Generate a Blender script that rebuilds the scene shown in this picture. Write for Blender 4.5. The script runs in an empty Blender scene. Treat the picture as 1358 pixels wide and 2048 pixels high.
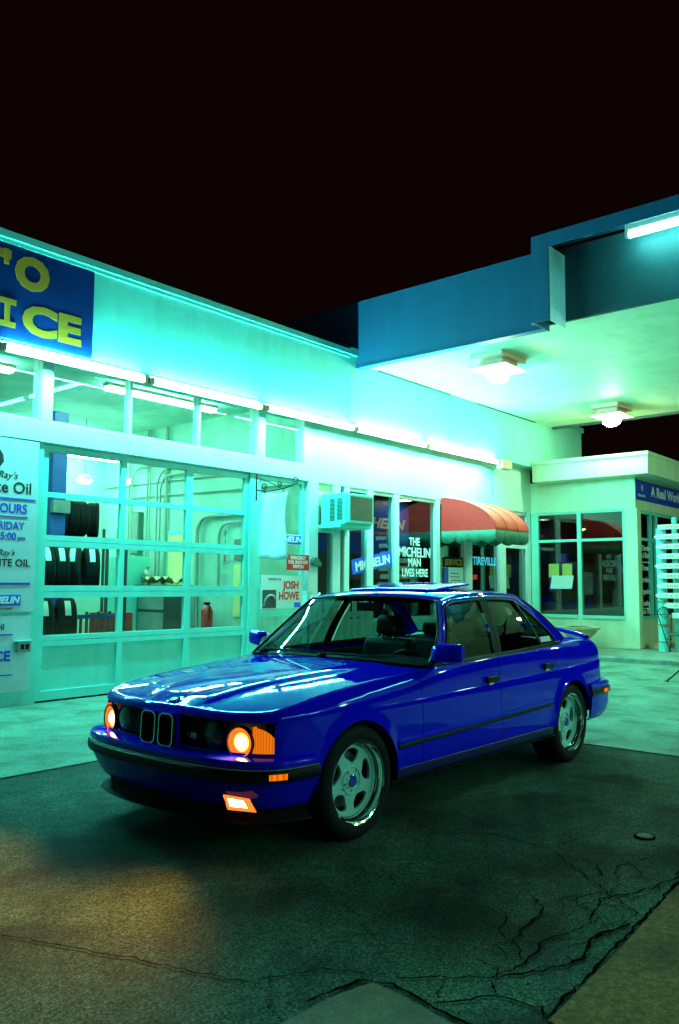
import bpy, bmesh, math, random
from mathutils import Vector, Matrix
random.seed(7)
R_ = math.radians
S = bpy.context.scene
COL = S.collection
# ------------------------------------------------------------------ camera
CAMH = 1.437
AZ, PI_, RO = R_(40.2), R_(4.99), 0.006
F = Vector((math.cos(AZ)*math.cos(PI_), math.sin(AZ)*math.cos(PI_), math.sin(PI_)))
Rv = Vector((math.sin(AZ), -math.cos(AZ), 0)); U = Rv.cross(F)
Rr = Rv*math.cos(RO)+U*math.sin(RO); Ur = U*math.cos(RO)-Rv*math.sin(RO)
cd = bpy.data.cameras.new('camera'); cam = bpy.data.objects.new('camera', cd); COL.objects.link(cam)
cd.sensor_fit = 'VERTICAL'; cd.sensor_height = 36; cd.lens = 1650*36/2048; cd.clip_end = 600; cd.clip_start = .05
cam.matrix_world = Matrix(((Rr.x, Ur.x, -F.x, 0), (Rr.y, Ur.y, -F.y, 0), (Rr.z, Ur.z, -F.z, CAMH), (0, 0, 0, 1)))
S.camera = cam
# ------------------------------------------------------------------ night world
W = bpy.data.worlds.new('World'); S.world = W; W.use_nodes = True
bg = W.node_tree.nodes['Background']; bg.inputs[0].default_value = (.0040, .0009, .0009, 1); bg.inputs[1].default_value = 1.0
S.view_settings.view_transform = 'Standard'; S.view_settings.look = 'None'
S.view_settings.exposure = 0; S.view_settings.gamma = 1
S.cycles.use_denoising = True; S.cycles.max_bounces = 10; S.cycles.transparent_max_bounces = 16
S.cycles.sample_clamp_indirect = 6.0
S.cycles.caustics_reflective = False; S.cycles.caustics_refractive = False

# ------------------------------------------------------------------ materials
def mat(name, col=(.5, .5, .5), rough=.6, metal=0, spec=.5, noise=0, nscale=6, ndetail=5, bump=0, bscale=40, coat=0, emis=None, estr=0, col2=None, aniso=None, thr=(.35, .65)):
    m = bpy.data.materials.new(name); m.use_nodes = True
    nt = m.node_tree; b = nt.nodes['Principled BSDF']
    b.inputs['Base Color'].default_value = (*col, 1); b.inputs['Roughness'].default_value = rough
    b.inputs['Metallic'].default_value = metal; b.inputs['Specular IOR Level'].default_value = spec
    if coat: b.inputs['Coat Weight'].default_value = coat; b.inputs['Coat Roughness'].default_value = .02
    if emis: b.inputs['Emission Color'].default_value = (*emis, 1); b.inputs['Emission Strength'].default_value = estr
    if noise or col2 or bump:
        tc = nt.nodes.new('ShaderNodeTexCoord')
    if noise or col2:
        n = nt.nodes.new('ShaderNodeTexNoise'); n.inputs['Scale'].default_value = nscale; n.inputs['Detail'].default_value = ndetail
        n.inputs['Roughness'].default_value = .65
        nt.links.new(tc.outputs['Object'], n.inputs['Vector'])
        r = nt.nodes.new('ShaderNodeValToRGB'); r.color_ramp.elements[0].position = thr[0]; r.color_ramp.elements[1].position = thr[1]
        c2 = col2 if col2 else tuple(c*(1-noise) for c in col)
        r.color_ramp.elements[0].color = (*c2, 1); r.color_ramp.elements[1].color = (*col, 1)
        nt.links.new(n.outputs['Fac'], r.inputs['Fac']); nt.links.new(r.outputs['Color'], b.inputs['Base Color'])
    if bump:
        n2 = nt.nodes.new('ShaderNodeTexNoise'); n2.inputs['Scale'].default_value = bscale; n2.inputs['Detail'].default_value = 4
        nt.links.new(tc.outputs['Object'], n2.inputs['Vector'])
        bp = nt.nodes.new('ShaderNodeBump'); bp.inputs['Strength'].default_value = bump; bp.inputs['Distance'].default_value = .02
        nt.links.new(n2.outputs['Fac'], bp.inputs['Height']); nt.links.new(bp.outputs['Normal'], b.inputs['Normal'])
    return m
def overlay(m, sc, a, b, p0, p1, vec=(1, 1, 1), voro=False, det=6):
    """multiply the base colour by one more procedural layer"""
    nt = m.node_tree; N = nt.nodes; L = nt.links; bs = N['Principled BSDF']; tc = N.new('ShaderNodeTexCoord'); mp = N.new('ShaderNodeMapping'); mp.inputs['Scale'].default_value = vec
    L.new(tc.outputs['Object'], mp.inputs['Vector']); r = N.new('ShaderNodeValToRGB'); r.color_ramp.elements[0].position = p0; r.color_ramp.elements[1].position = p1
    r.color_ramp.elements[0].color = (*a, 1); r.color_ramp.elements[1].color = (*b, 1)
    if voro:
        n = N.new('ShaderNodeTexVoronoi'); n.inputs['Scale'].default_value = sc; L.new(mp.outputs[0], n.inputs['Vector']); s_ = N.new('ShaderNodeSeparateColor'); L.new(n.outputs['Color'], s_.inputs[0]); L.new(s_.outputs[0], r.inputs['Fac'])
    else:
        n = N.new('ShaderNodeTexNoise'); n.inputs['Scale'].default_value = sc; n.inputs['Detail'].default_value = det; L.new(mp.outputs[0], n.inputs['Vector']); L.new(n.outputs['Fac'], r.inputs['Fac'])
    q = N.new('ShaderNodeMixRGB'); q.blend_type = 'MULTIPLY'; q.inputs[0].default_value = 1
    inp = bs.inputs['Base Color']
    if inp.is_linked: L.new(inp.links[0].from_socket, q.inputs[1])
    else: q.inputs[1].default_value = inp.default_value[:]
    L.new(r.outputs[0], q.inputs[2]); L.new(q.outputs[0], inp); return m
def ribglow(name, c1, c2, strength, scale, axis='Z', dist=0):
    m = glow(name, c1, strength); nt = m.node_tree; e = nt.nodes['Emission']; tc = nt.nodes.new('ShaderNodeTexCoord'); w = nt.nodes.new('ShaderNodeTexWave')
    w.inputs['Scale'].default_value = scale; w.inputs['Distortion'].default_value = dist; w.bands_direction = axis; r = nt.nodes.new('ShaderNodeValToRGB')
    r.color_ramp.elements[0].color = (*c1, 1); r.color_ramp.elements[1].color = (*c2, 1); nt.links.new(tc.outputs['Object'], w.inputs['Vector']); nt.links.new(w.outputs['Fac'], r.inputs['Fac']); nt.links.new(r.outputs[0], e.inputs[0]); return m
def glow(name, col, strength, core=None):
    m = bpy.data.materials.new(name); m.use_nodes = True; nt = m.node_tree
    nt.nodes.remove(nt.nodes['Principled BSDF']); e = nt.nodes.new('ShaderNodeEmission')
    e.inputs[0].default_value = (*col, 1); e.inputs[1].default_value = strength
    nt.links.new(e.outputs[0], nt.nodes['Material Output'].inputs[0]); return m
def glassmat(name, tint=(.9, .95, .93), refl=(1, 1, 1), rough=0.0, ior=1.5, boost=0.0):
    m = bpy.data.materials.new(name); m.use_nodes = True; nt = m.node_tree
    nt.nodes.remove(nt.nodes['Principled BSDF'])
    t = nt.nodes.new('ShaderNodeBsdfTransparent'); t.inputs[0].default_value = (*tint, 1)
    g = nt.nodes.new('ShaderNodeBsdfGlossy'); g.inputs[0].default_value = (*refl, 1); g.inputs['Roughness'].default_value = rough
    f = nt.nodes.new('ShaderNodeFresnel'); gm = nt.nodes.new('ShaderNodeNewGeometry'); mr = nt.nodes.new('ShaderNodeMapRange')
    mr.inputs[3].default_value = ior; mr.inputs[4].default_value = 1/ior; nt.links.new(gm.outputs['Backfacing'], mr.inputs[0]); nt.links.new(mr.outputs[0], f.inputs[0])   # both faces of a pane reflect alike
    mx = nt.nodes.new('ShaderNodeMixShader')
    ad = nt.nodes.new('ShaderNodeMath'); ad.operation = 'ADD'; ad.inputs[1].default_value = boost; ad.use_clamp = True
    nt.links.new(f.outputs[0], ad.inputs[0]); nt.links.new(ad.outputs[0], mx.inputs[0])
    nt.links.new(t.outputs[0], mx.inputs[1]); nt.links.new(g.outputs[0], mx.inputs[2])
    nt.links.new(mx.outputs[0], nt.nodes['Material Output'].inputs[0]); return m

# light colours of the place
CY = (.13, 1.0, .74)      # outdoor fluorescent tubes as the film saw them
GR = (.40, 1.0, .50)      # canopy lamps
OR = (1.0, .50, .05)      # car lamps
M = {}
def asphaltmat():
    m = mat('asphalt', (.075, .105, .085), .88, spec=.2, bump=.22, bscale=160)
    nt = m.node_tree; N = nt.nodes; L = nt.links; b = N['Principled BSDF']; tc = N.new('ShaderNodeTexCoord')
    def noise(sc, det, a, bb, p0, p1, rough=.6):
        n = N.new('ShaderNodeTexNoise'); n.inputs['Scale'].default_value = sc; n.inputs['Detail'].default_value = det; n.inputs['Roughness'].default_value = rough
        L.new(tc.outputs['Object'], n.inputs['Vector']); r = N.new('ShaderNodeValToRGB')
        r.color_ramp.elements[0].position = p0; r.color_ramp.elements[1].position = p1
        r.color_ramp.elements[0].color = (*a, 1); r.color_ramp.elements[1].color = (*bb, 1); L.new(n.outputs['Fac'], r.inputs['Fac']); return r
    def mul(x, y):
        q = N.new('ShaderNodeMixRGB'); q.blend_type = 'MULTIPLY'; q.inputs[0].default_value = 1; L.new(x.outputs[0], q.inputs[1]); L.new(y.outputs[0], q.inputs[2]); return q
    big = noise(.9, 8, (.018, .036, .030), (.052, .125, .100), .32, .68)
    grit = noise(85, 3, (.4, .4, .45), (1.6, 1.55, 1.5), .34, .66, .8)
    mid = noise(7, 6, (.6, .62, .55), (1.25, 1.2, 1.2), .3, .7)
    o = mul(mul(big, grit), mid); L.new(o.outputs[0], b.inputs['Base Color'])
    overlay(m, 120, (.35, .35, .4), (1.9, 1.8, 1.6), .1, .95, voro=True); overlay(m, 1.7, (.38, .36, .33), (1, 1, 1), .36, .50, det=3); overlay(m, 260, (.7, .7, .7), (1.35, 1.3, 1.2), .1, .9, voro=True); return m
M['asphalt'] = asphaltmat()
M['concrete'] = mat('concrete', (.19, .35, .27), .85, noise=.35, nscale=1.6, ndetail=10, bump=.25, bscale=60, spec=.3)
M['curb'] = mat('curb_concrete', (.26, .38, .32), .85, noise=.3, nscale=3, ndetail=8, bump=.3, bscale=50)
M['brown_agg'] = mat('brown_aggregate', (.34, .15, .03), .9, noise=.55, nscale=30, ndetail=8, bump=.8, bscale=120)
M['crack'] = mat('crack', (.006, .005, .004), 1.0, spec=0)
M['stain'] = mat('oil_stain', (.16, .13, .07), .7, noise=.4)
M['white'] = mat('white_paint', (.20, .78, .70), .55, noise=.10, nscale=2.5, ndetail=8, bump=.12, bscale=25)
M['tube_lit_wall'] = mat('tube_lit_wall_paint', (.62, .80, .68), .6, noise=.08, nscale=2)  # wall white paled so its colour carries the glare of the tubes
M['lamplit_trim'] = mat('lamplit_trim', (.66, .82, .80), .45, noise=.06)  # white trim with the lamps' brightness put into its colour
M['canopy_lit_white'] = mat('canopy_lit_paint', (.33, .80, .68), .6, noise=.1, nscale=2)  # white paint warmed: canopy lamp light put into the colour
M['cream_paint'] = mat('cream_paint', (.74, .84, .60), .55, noise=.10, nscale=2.5, ndetail=8, bump=.1, bscale=25)
M['ceiling'] = mat('ceiling_paint', (.78, .80, .56), .6, noise=.10, nscale=1.4, ndetail=8)
M['trim'] = mat('white_trim', (.19, .82, .76), .45, noise=.08, nscale=5)
M['cream'] = mat('cream_board', (.70, .66, .36), .6, noise=.1)
M['blue_fascia'] = mat('canopy_paint', (.012, .10, .22), .6, noise=.12, nscale=1.3, ndetail=8)
M['deep_teal'] = mat('deep_teal', (.02, .07, .09), .6, noise=.2)
M['sign_blue'] = mat('sign_blue', (.003, .035, .20), .8, spec=.08, noise=.25, nscale=2)
M['bright_blue'] = mat('bright_blue', (.02, .12, .80), .4)
M['yellow'] = mat('sign_yellow', (.60, .24, .01), .5)
M['black'] = mat('black_paint', (.008, .008, .008), .6, spec=.15)
M['iron'] = mat('wrought_iron', (.02, .018, .015), .5, metal=.6)
M['letter_dark'] = mat('letter_dark', (.02, .015, .012), .6)
M['letter_blue'] = mat('letter_blue', (.02, .06, .55), .5)
M['letter_white'] = mat('letter_white', (.85, .88, .86), .5)
M['red'] = mat('sign_red', (.95, .03, .02), .5)
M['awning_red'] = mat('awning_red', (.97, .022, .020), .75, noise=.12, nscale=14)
M['awning_lit_top'] = mat('awning_lit_top', (.97, .09, .05), .75, noise=.1, nscale=14)  # same canvas as the sides, lightened for the light on top
M['awning_green'] = mat('awning_green', (.06, .20, .14), .8, noise=.2, nscale=14)
M['cloth'] = mat('banner_cloth', (.75, .80, .80), .8)
M['panel_white'] = mat('panel_white', (.55, .68, .72), .5, noise=.1)
M['grey'] = mat('grey_metal', (.35, .36, .36), .4, metal=.5, noise=.2)
M['dark_grey'] = mat('dark_grey', (.06, .065, .065), .6)
M['mesh_grey'] = mat('filter_mesh', (.16, .20, .15), .8, noise=.4, nscale=60)
M['terracotta'] = mat('urn_stone', (.62, .52, .34), .8, noise=.25, nscale=8, bump=.4)
M['soil'] = mat('soil', (.03, .06, .02), .95)
M['win_glass'] = glassmat('window_glass', (.86, .93, .90))
M['dark_glass'] = glassmat('shop_glass', (.75, .82, .80), boost=.03)
M['garage_wall'] = mat('garage_wall', (.42, .74, .64), .8, noise=.25, nscale=1.3, ndetail=8)
M['garage_floor'] = mat('garage_floor', (.12, .12, .11), .5, noise=.4)
M['rubber'] = mat('tyre_rubber', (.009, .010, .011), .8, spec=.25, bump=.3, bscale=80)
M['label'] = mat('tyre_label', (.8, .85, .85), .5)
M['lift_blue'] = mat('lift_blue', (.02, .10, .45), .4, noise=.3)
M['tool_red'] = mat('tool_red', (.55, .03, .02), .4)
M['wood'] = mat('wood', (.22, .10, .04), .7, noise=.4, nscale=5)
M['yellow_door'] = mat('yellow_door', (.85, .75, .35), .6)
M['paper'] = mat('paper', (.65, .80, .78), .8)
M['paper_yellow'] = mat('paper_yellow', (.50, .48, .12), .8)
M['purple'] = mat('purple_box', (.18, .05, .45), .7)
M['orange'] = mat('orange_box', (.5, .18, .03), .7)
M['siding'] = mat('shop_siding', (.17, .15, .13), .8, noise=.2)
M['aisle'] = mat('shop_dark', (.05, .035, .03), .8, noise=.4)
M['brass'] = mat('brass', (.6, .4, .1), .4, metal=.7)
M['tube'] = glow('fluorescent_tube', (.13, 1.0, .88), 350)
M['tube_off'] = glow('sign_tube', (.16, 1.0, .85), 55)
M['side_fill_tube'] = glow('side_fill_tube', (.26, 1.0, .85), 125)
M['lampglow'] = glow('canopy_lamp_glass', (.52, 1.0, .58), 190)
M['garage_tube'] = glow('garage_tube', (.34, 1.0, .72), 105)
M['shop_tube'] = glow('shop_tube', (1.0, .92, .55), 16)
M['halo_fixture'] = mat('halo_tinted_fixture', (.90, .50, .38), .5)  # salmon tint paints the red halo of the lamps onto their housings

for k_ in ('concrete', 'curb', 'brown_agg', 'stain'):
    overlay(M[k_], 110, (.70, .70, .74), (1.22, 1.20, 1.12), .1, .9, voro=True); overlay(M[k_], 2.3, (.62, .60, .52), (1, 1, 1), .36, .52, det=5)
for k_ in ('white', 'trim', 'cream_paint', 'ceiling', 'garage_wall', 'blue_fascia'):
    overlay(M[k_], 4.0, (.92, .93, .90), (1.02, 1.02, 1.02), .34, .56, vec=(1, 1, .12), det=8)
# ------------------------------------------------------------------ mesh helpers
class MB:
    def __init__(s): s.v = []; s.f = []; s.mi = []; s.cur = 0
    def face(s, pts):
        i = len(s.v); s.v += [tuple(p) for p in pts]; s.f.append(tuple(range(i, i+len(pts)))); s.mi.append(s.cur)
    def box(s, x0, x1, y0, y1, z0, z1):
        i = len(s.v)
        s.v += [(x0, y0, z0), (x1, y0, z0), (x1, y1, z0), (x0, y1, z0), (x0, y0, z1), (x1, y0, z1), (x1, y1, z1), (x0, y1, z1)]
        for q in ((0, 3, 2, 1), (4, 5, 6, 7), (0, 1, 5, 4), (1, 2, 6, 5), (2, 3, 7, 6), (3, 0, 4, 7)):
            s.f.append(tuple(i+k for k in q)); s.mi.append(s.cur)
        return s
    def tube(s, pts, r, n=8, closed=False, rs=None):
        pts = [Vector(p) for p in pts]; N = len(pts); rings = []
        for k, p in enumerate(pts):
            a = pts[(k-1) % N] if (closed or k > 0) else p; b = pts[(k+1) % N] if (closed or k < N-1) else p
            d = (b-a)
            if d.length < 1e-9: d = Vector((0, 0, 1))
            d.normalize(); up = Vector((0, 0, 1)) if abs(d.z) < .95 else Vector((1, 0, 0))
            e1 = d.cross(up).normalized(); e2 = d.cross(e1)
            i = len(s.v); rr = rs[k] if rs else r
            for q in range(n):
                t = 2*math.pi*q/n; s.v.append(tuple(p+(e1*math.cos(t)+e2*math.sin(t))*rr))
            rings.append(i)
        M_ = N if closed else N-1
        for k in range(M_):
            a = rings[k]; b = rings[(k+1) % N]
            for q in range(n):
                s.f.append((a+q, a+(q+1) % n, b+(q+1) % n, b+q)); s.mi.append(s.cur)
        if not closed:
            s.f.append(tuple(rings[0]+q for q in range(n))[::-1]); s.mi.append(s.cur)
            s.f.append(tuple(rings[-1]+q for q in range(n))); s.mi.append(s.cur)
        return s
    def lathe(s, prof, c, axis='z', n=32, a0=0, a1=2*math.pi):
        full = abs(a1-a0-2*math.pi) < 1e-6; m = n if full else n+1; i = len(s.v)
        for (r, h) in prof:
            for q in range(m):
                t = a0+(a1-a0)*q/n; a, b = r*math.cos(t), r*math.sin(t)
                if axis == 'z': p = (c[0]+a, c[1]+b, c[2]+h)
                elif axis == 'y': p = (c[0]+a, c[1]+h, c[2]+b)
                else: p = (c[0]+h, c[1]+a, c[2]+b)
                s.v.append(p)
        for k in range(len(prof)-1):
            for q in range(n):
                q2 = (q+1) % m
                s.f.append((i+k*m+q, i+k*m+q2, i+(k+1)*m+q2, i+(k+1)*m+q)); s.mi.append(s.cur)
        return s
    def prism(s, poly, axis, h0, h1):
        n = len(poly); i = len(s.v)
        for h in (h0, h1):
            for (a, b) in poly:
                s.v.append({'z': (a, b, h), 'y': (a, h, b), 'x': (h, a, b)}[axis])
        s.f.append(tuple(range(i, i+n))); s.mi.append(s.cur); s.f.append(tuple(range(i+n, i+2*n))[::-1]); s.mi.append(s.cur)
        for k in range(n):
            s.f.append((i+k, i+(k+1) % n, i+n+(k+1) % n, i+n+k)); s.mi.append(s.cur)
        return s
    def grid(s, rows, closed=False):
        i = len(s.v); m = len(rows[0])
        for r in rows: s.v += [tuple(p) for p in r]
        for k in range(len(rows)-1):
            for q in range(m-1): s.f.append((i+k*m+q, i+k*m+q+1, i+(k+1)*m+q+1, i+(k+1)*m+q)); s.mi.append(s.cur)
        return s
    def mirror(s):
        i = len(s.v); n = len(s.f); s.v += [(x, -y, z) for x, y, z in s.v[:i]]
        for k in range(n): s.f.append(tuple(q+i for q in s.f[k][::-1])); s.mi.append(s.mi[k])
        return s
    def build(s, name, m, parent=None, smooth=None, bevel=0, local=False, weld=False):
        me = bpy.data.meshes.new(name); me.from_pydata(s.v, [], s.f)
        ms = m if isinstance(m, (list, tuple)) else [m]
        for q in ms: me.materials.append(q)
        if len(ms) > 1: me.polygons.foreach_set('material_index', s.mi)
        bm = bmesh.new(); bm.from_mesh(me)
        if weld: bmesh.ops.remove_doubles(bm, verts=bm.verts, dist=weld if weld is not True else 1e-4)
        bmesh.ops.recalc_face_normals(bm, faces=bm.faces); bm.to_mesh(me); bm.free()
        if smooth is not None:
            me.polygons.foreach_set('use_smooth', [True]*len(me.polygons)); me.set_sharp_from_angle(angle=R_(smooth))
        me.update(); o = bpy.data.objects.new(name, me); COL.objects.link(o)
        if bevel:
            b = o.modifiers.new('bevel', 'BEVEL'); b.width = bevel; b.segments = 2; b.limit_method = 'ANGLE'; b.angle_limit = R_(40)
        setparent(o, parent, local); return o
def wmat(o):
    m = o.matrix_basis.copy()
    return wmat(o.parent) @ o.matrix_parent_inverse @ m if o.parent else m
def setparent(o, parent, local=False):
    if parent:
        o.parent = parent
        if not local: o.matrix_parent_inverse = wmat(parent).inverted()
def tag(o, label, cat, group=None, kind=None):
    if label: o['label'] = label
    if cat: o['category'] = cat
    if group: o['group'] = group
    if kind: o['kind'] = kind
    return o
def thing(name, label, cat, loc=(0, 0, 0), group=None):
    o = bpy.data.objects.new(name, None); COL.objects.link(o); o.location = loc; o.empty_display_size = .1
    return tag(o, label, cat, group)
def struct(o): o['kind'] = 'structure'; return o
def copy_tree(o, parent=None):
    c = o.copy(); COL.objects.link(c)
    if parent: c.parent = parent
    for ch in list(o.children): copy_tree(ch, c)
    return c
_te = {}
def text(name, s, size, loc, m, face='A', parent=None, align='RIGHT', bold=0, sx=1, shear=0, ext=.002, rot=None, local=False, space=1, width=None):
    """A word as thin raised lettering. loc is the baseline point; width = wanted width (m)."""
    cu = bpy.data.curves.new('txt', 'FONT'); cu.body = s; cu.size = size; cu.extrude = ext; cu.offset = bold; cu.align_x = align
    cu.shear = shear; cu.space_character = space; cu.resolution_u = 3
    t = bpy.data.objects.new('txt', cu); COL.objects.link(t)
    dg = bpy.context.evaluated_depsgraph_get(); me = bpy.data.meshes.new_from_object(t.evaluated_get(dg))
    COL.objects.unlink(t); bpy.data.objects.remove(t); bpy.data.curves.remove(cu)
    if width:
        xs = [v.co.x for v in me.vertices]; w = max(xs)-min(xs); sx = width/w
    rm = {'A': Matrix.Rotation(R_(90), 4, 'X'), 'B': Matrix.Rotation(R_(-90), 4, 'Z') @ Matrix.Rotation(R_(90), 4, 'X')}[face] if rot is None else rot
    me.transform(Matrix.Translation(loc) @ rm @ Matrix.Diagonal((sx, 1, 1, 1)))
    me.materials.clear(); me.materials.append(m); me.name = name
    o = bpy.data.objects.new(name, me); COL.objects.link(o); setparent(o, parent, local); return o
# ================================================================== GROUND
g = MB(); g.face([(-60, -60, 0), (120, -60, 0), (120, 120, 0), (-60, 120, 0)])
o = struct(g.build('asphalt_ground', M['asphalt']))
XS, YS = 7.44, 5.885        # where asphalt meets the concrete apron
g = MB()
def slab(x0, x1, y0, y1, z=.006):
    g.box(x0, x1, y0, y1, -.05, z)
J = .006
for (a, b) in ((-12, -7), (-7, -2), (-2, 2.98), (2.98, 7.44)):
    slab(a+J, b-J, YS, 9.2)
for (c, d) in ((-20, -12), (-12, -6), (-6, -.4), (-.4, YS), (YS, 9.2)):
    for (a, b) in ((XS, 11.4), (11.4, 15.38)):
        slab(a+J, b-J, c+J, d-J)
struct(g.build('concrete_apron', M['concrete']))
g = MB(); g.box(XS-.16, XS+.0, -20, YS-.01, -.05, .009)
struct(g.build('concrete_kerb_strip', M['curb']))
g = MB(); g.box(15.40, 30, -15, 5.0, -.05, .085); g.box(15.40, 30, 5.006, 9.3, -.05, .085)
struct(g.build('raised_pavement', M['curb'], bevel=.012))
g = MB(); g.prism([(2.63, 1.31), (3.4, 1.345), (4.12, 1.395), (4.30, 1.40), (6.5, 1.42), (6.5, -6), (2.7, -6)], 'z', -.05, .007)
struct(g.build('brown_paving_slab', M['brown_agg']))
g = MB(); g.prism([(1.2, 1.98), (2.05, 1.965), (2.30, 1.95), (2.46, 1.91), (2.455, 1.8), (2.41, 1.55), (2.39, .8), (1.2, .8)], 'z', -.05, .007)
struct(g.build('concrete_corner_slab', M['stain']))
# cracks: thin jagged dark ribbons
g = MB()
def lerp_(a, b, t): return a+(b-a)*t
def crack(pts, w=.008, jit=.02, z=.0065):
    w = w*.72
    rnd = random.Random(len(g.v)+3); P = [Vector((a, b, 0)) for a, b in pts]; out = []
    for k in range(len(P)-1):
        n = max(2, int((P[k+1]-P[k]).length/.035))
        for q in range(n):
            t = q/n; p = P[k].lerp(P[k+1], t)
            if out: p = p+Vector((rnd.uniform(-jit, jit), rnd.uniform(-jit, jit), 0))*.6
            out.append(p)
    out.append(P[-1]); L = []; Rt = []
    for k, p in enumerate(out):
        d = (out[min(k+1, len(out)-1)]-out[max(k-1, 0)]).normalized(); nrm = Vector((-d.y, d.x, 0))
        ww = w*rnd.uniform(.35, 1.4)*(1 if 0 < k < len(out)-1 else .2)
        L.append((p.x+nrm.x*ww/2, p.y+nrm.y*ww/2, z)); Rt.append((p.x-nrm.x*ww/2, p.y-nrm.y*ww/2, z))
    g.grid([L, Rt])
crack([(4.26, 3.02), (4.1, 2.7), (4.22, 2.62), (4.32, 2.5), (4.29, 2.11), (3.99, 1.75), (3.7, 1.40)], .011)
crack([(1.79, 3.31), (1.9, 3.01), (2.04, 2.65), (2.16, 2.25), (2.42, 2.13), (2.50, 1.97)], .010)
crack([(2.54, 1.87), (2.78, 1.61), (2.96, 1.56), (3.2, 1.60), (3.48, 1.53), (3.78, 1.61), (4.0, 1.50), (4.27, 1.44), (4.6, 1.47)], .013)
crack([(2.78, 1.61), (2.95, 1.48), (3.15, 1.42), (3.35, 1.47), (3.6, 1.40)], .022)
crack([(2.47, 1.67), (2.68, 1.51), (2.70, 1.36), (2.64, 1.33)], .012)
crack([(2.77, 1.61), (2.68, 1.53)], .010); crack([(2.62, 1.72), (2.52, 1.66)], .008)
crack([(4.29, 2.11), (4.5, 2.10), (4.75, 2.02)], .008); crack([(3.85, 1.6), (4.0, 1.62), (4.25, 1.72), (4.5, 1.66)], .008)
crack([(3.62, 1.88), (3.5, 1.75), (3.3, 1.72), (3.1, 1.70), (2.96, 1.56)], .012)
crack([(3.2, 1.60), (3.3, 1.5), (3.45, 1.40)], .009); crack([(3.48, 1.53), (3.55, 1.42)], .008); crack([(3.0, 1.75), (3.1, 1.7), (3.15, 1.60)], .007)
crack([(2.2, 2.0), (2.45, 1.955), (2.5, 1.85), (2.45, 1.6), (2.43, 1.2)], .022, .01)
crack([(2.62, 1.325), (3.1, 1.345), (3.6, 1.375), (4.2, 1.41), (5.2, 1.43)], .022, .016)
crack([(3.2, 3.3), (3.35, 3.05), (3.2, 2.9)], .005); crack([(4.9, 1.85), (4.75, 1.78)], .006)
crack([(3.45, 2.62), (3.35, 2.45), (3.18, 2.40)], .006)
crack([(3.4, 7.6), (3.9, 7.3), (4.5, 6.9), (4.9, 6.55), (5.3, 6.3)], .012, .03, .010)
crack([(4.9, 8.9), (5.4, 8.5), (5.9, 7.9)], .007, .03, .010)
crack([(12.0, .5), (12.4, 2.2), (11.9, 4.0), (12.3, 5.6)], .010, .04, .010)
crack([(1.2, 5.87), (3.0, 5.872), (7.4, 5.872)], .02, .006)
rc = random.Random(11)
for q in range(34):
    t_ = rc.random(); x = lerp_(2.7, 4.7, t_); y = 1.43+rc.random()*(.30+.25*t_); a = rc.uniform(0, 6.28); P_ = [(x, y)]
    for k in range(rc.randint(2, 4)):
        a += rc.uniform(-.9, .9); x += .09*math.cos(a)*rc.uniform(.6, 1.6); y = max(1.42, y+.09*math.sin(a)*rc.uniform(.6, 1.4)); P_.append((x, y))
    crack(P_, rc.uniform(.004, .009), .015)
for q in range(26):
    x, y, a = rc.uniform(1.9, 6.8), rc.uniform(2.0, 5.2), rc.uniform(0, 6.28); P_ = [(x, y)]
    for k in range(rc.randint(2, 5)): a += rc.uniform(-.7, .7); x += .14*math.cos(a); y += .14*math.sin(a); P_.append((x, y))
    crack(P_, rc.uniform(.002, .005), .02)
struct(g.build('pavement_cracks', M['crack']))
# drain cap near the right edge
t = thing('drain_cap', 'small round metal drain cap set in the cracked asphalt', 'drain cap', (4.86, 1.80, 0))
m = MB(); m.lathe([(.001, .012), (.042, .012), (.046, .010)], (4.86, 1.80, 0), n=28); m.build('lid', M['dark_grey'], t, smooth=40)
m = MB(); m.lathe([(.047, .004), (.048, .010), (.056, .009), (.06, .0)], (4.86, 1.80, 0), n=28); m.build('rim', M['crack'], t)

# ================================================================== SERVICE BUILDING (wall A)
YA, YF = 9.12, 8.85
bA = thing('service_building', 'long white garage building with glazed overhead door, lit by fluorescent tubes', 'building', (11, 12, 0))
m = MB()                                   # upper fascia in front of the wall
m.box(-8, 10.75, YF, 9.4, 4.17, 5.36); m.build('fascia', M['white'], bA)
m = MB(); m.box(10.75, 20.15, YF, 9.4, 4.17, 5.36); m.build('fascia', M['canopy_lit_white'], bA)
m = MB(); m.box(-8, 10.70, YF-.05, 9.4, 5.362, 5.45); m.box(-8, 10.70, YF-.03, YF-.002, 5.31, 5.36); m.box(10.7, 20.2, YF-.05, 9.4, 5.362, 5.49)
m.build('roof_edge', M['trim'], bA)
m = MB(); m.box(-8, 20.15, 9.4, 16, 5.2, 5.4); m.build('roof', M['dark_grey'], bA)
m = MB()                                   # wall masses round the openings
m.box(-8, 3.0, YA, 9.35, 0, 4.17)
m.box(3.0, 5.24, YA, 9.30, 0, 3.12)                       # panel wall left of the door
m.build('wall', M['white'], bA); m = MB()
m.box(8.68, 8.86, YA, 9.30, 0, 3.12)                      # jamb between door and window
m.box(8.86, 9.98, YA, 9.30, 0, .60)
m.box(10.02, 17.8, YA, 9.30, 0, .75)
m.build('wall', M['white'], bA)
m = MB(); m.box(9.98, 17.8, YA-.005, 9.30, 3.13, 4.168); m.build('upper_wall', M['tube_lit_wall'], bA)
m = MB(); m.box(3.0, 9.98, YA-.03, 9.32, 3.122, 3.38); m.build('header', M['lamplit_trim'], bA, bevel=.008)
m = MB(); m.box(9.96, 10.19, YA-.05, 9.32, 0, 3.128); m.build('pilaster', M['lamplit_trim'], bA, bevel=.008)
m = MB()
m.box(2.9, 3.02, YA+.01, 9.3, 3.382, 4.168)
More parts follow.
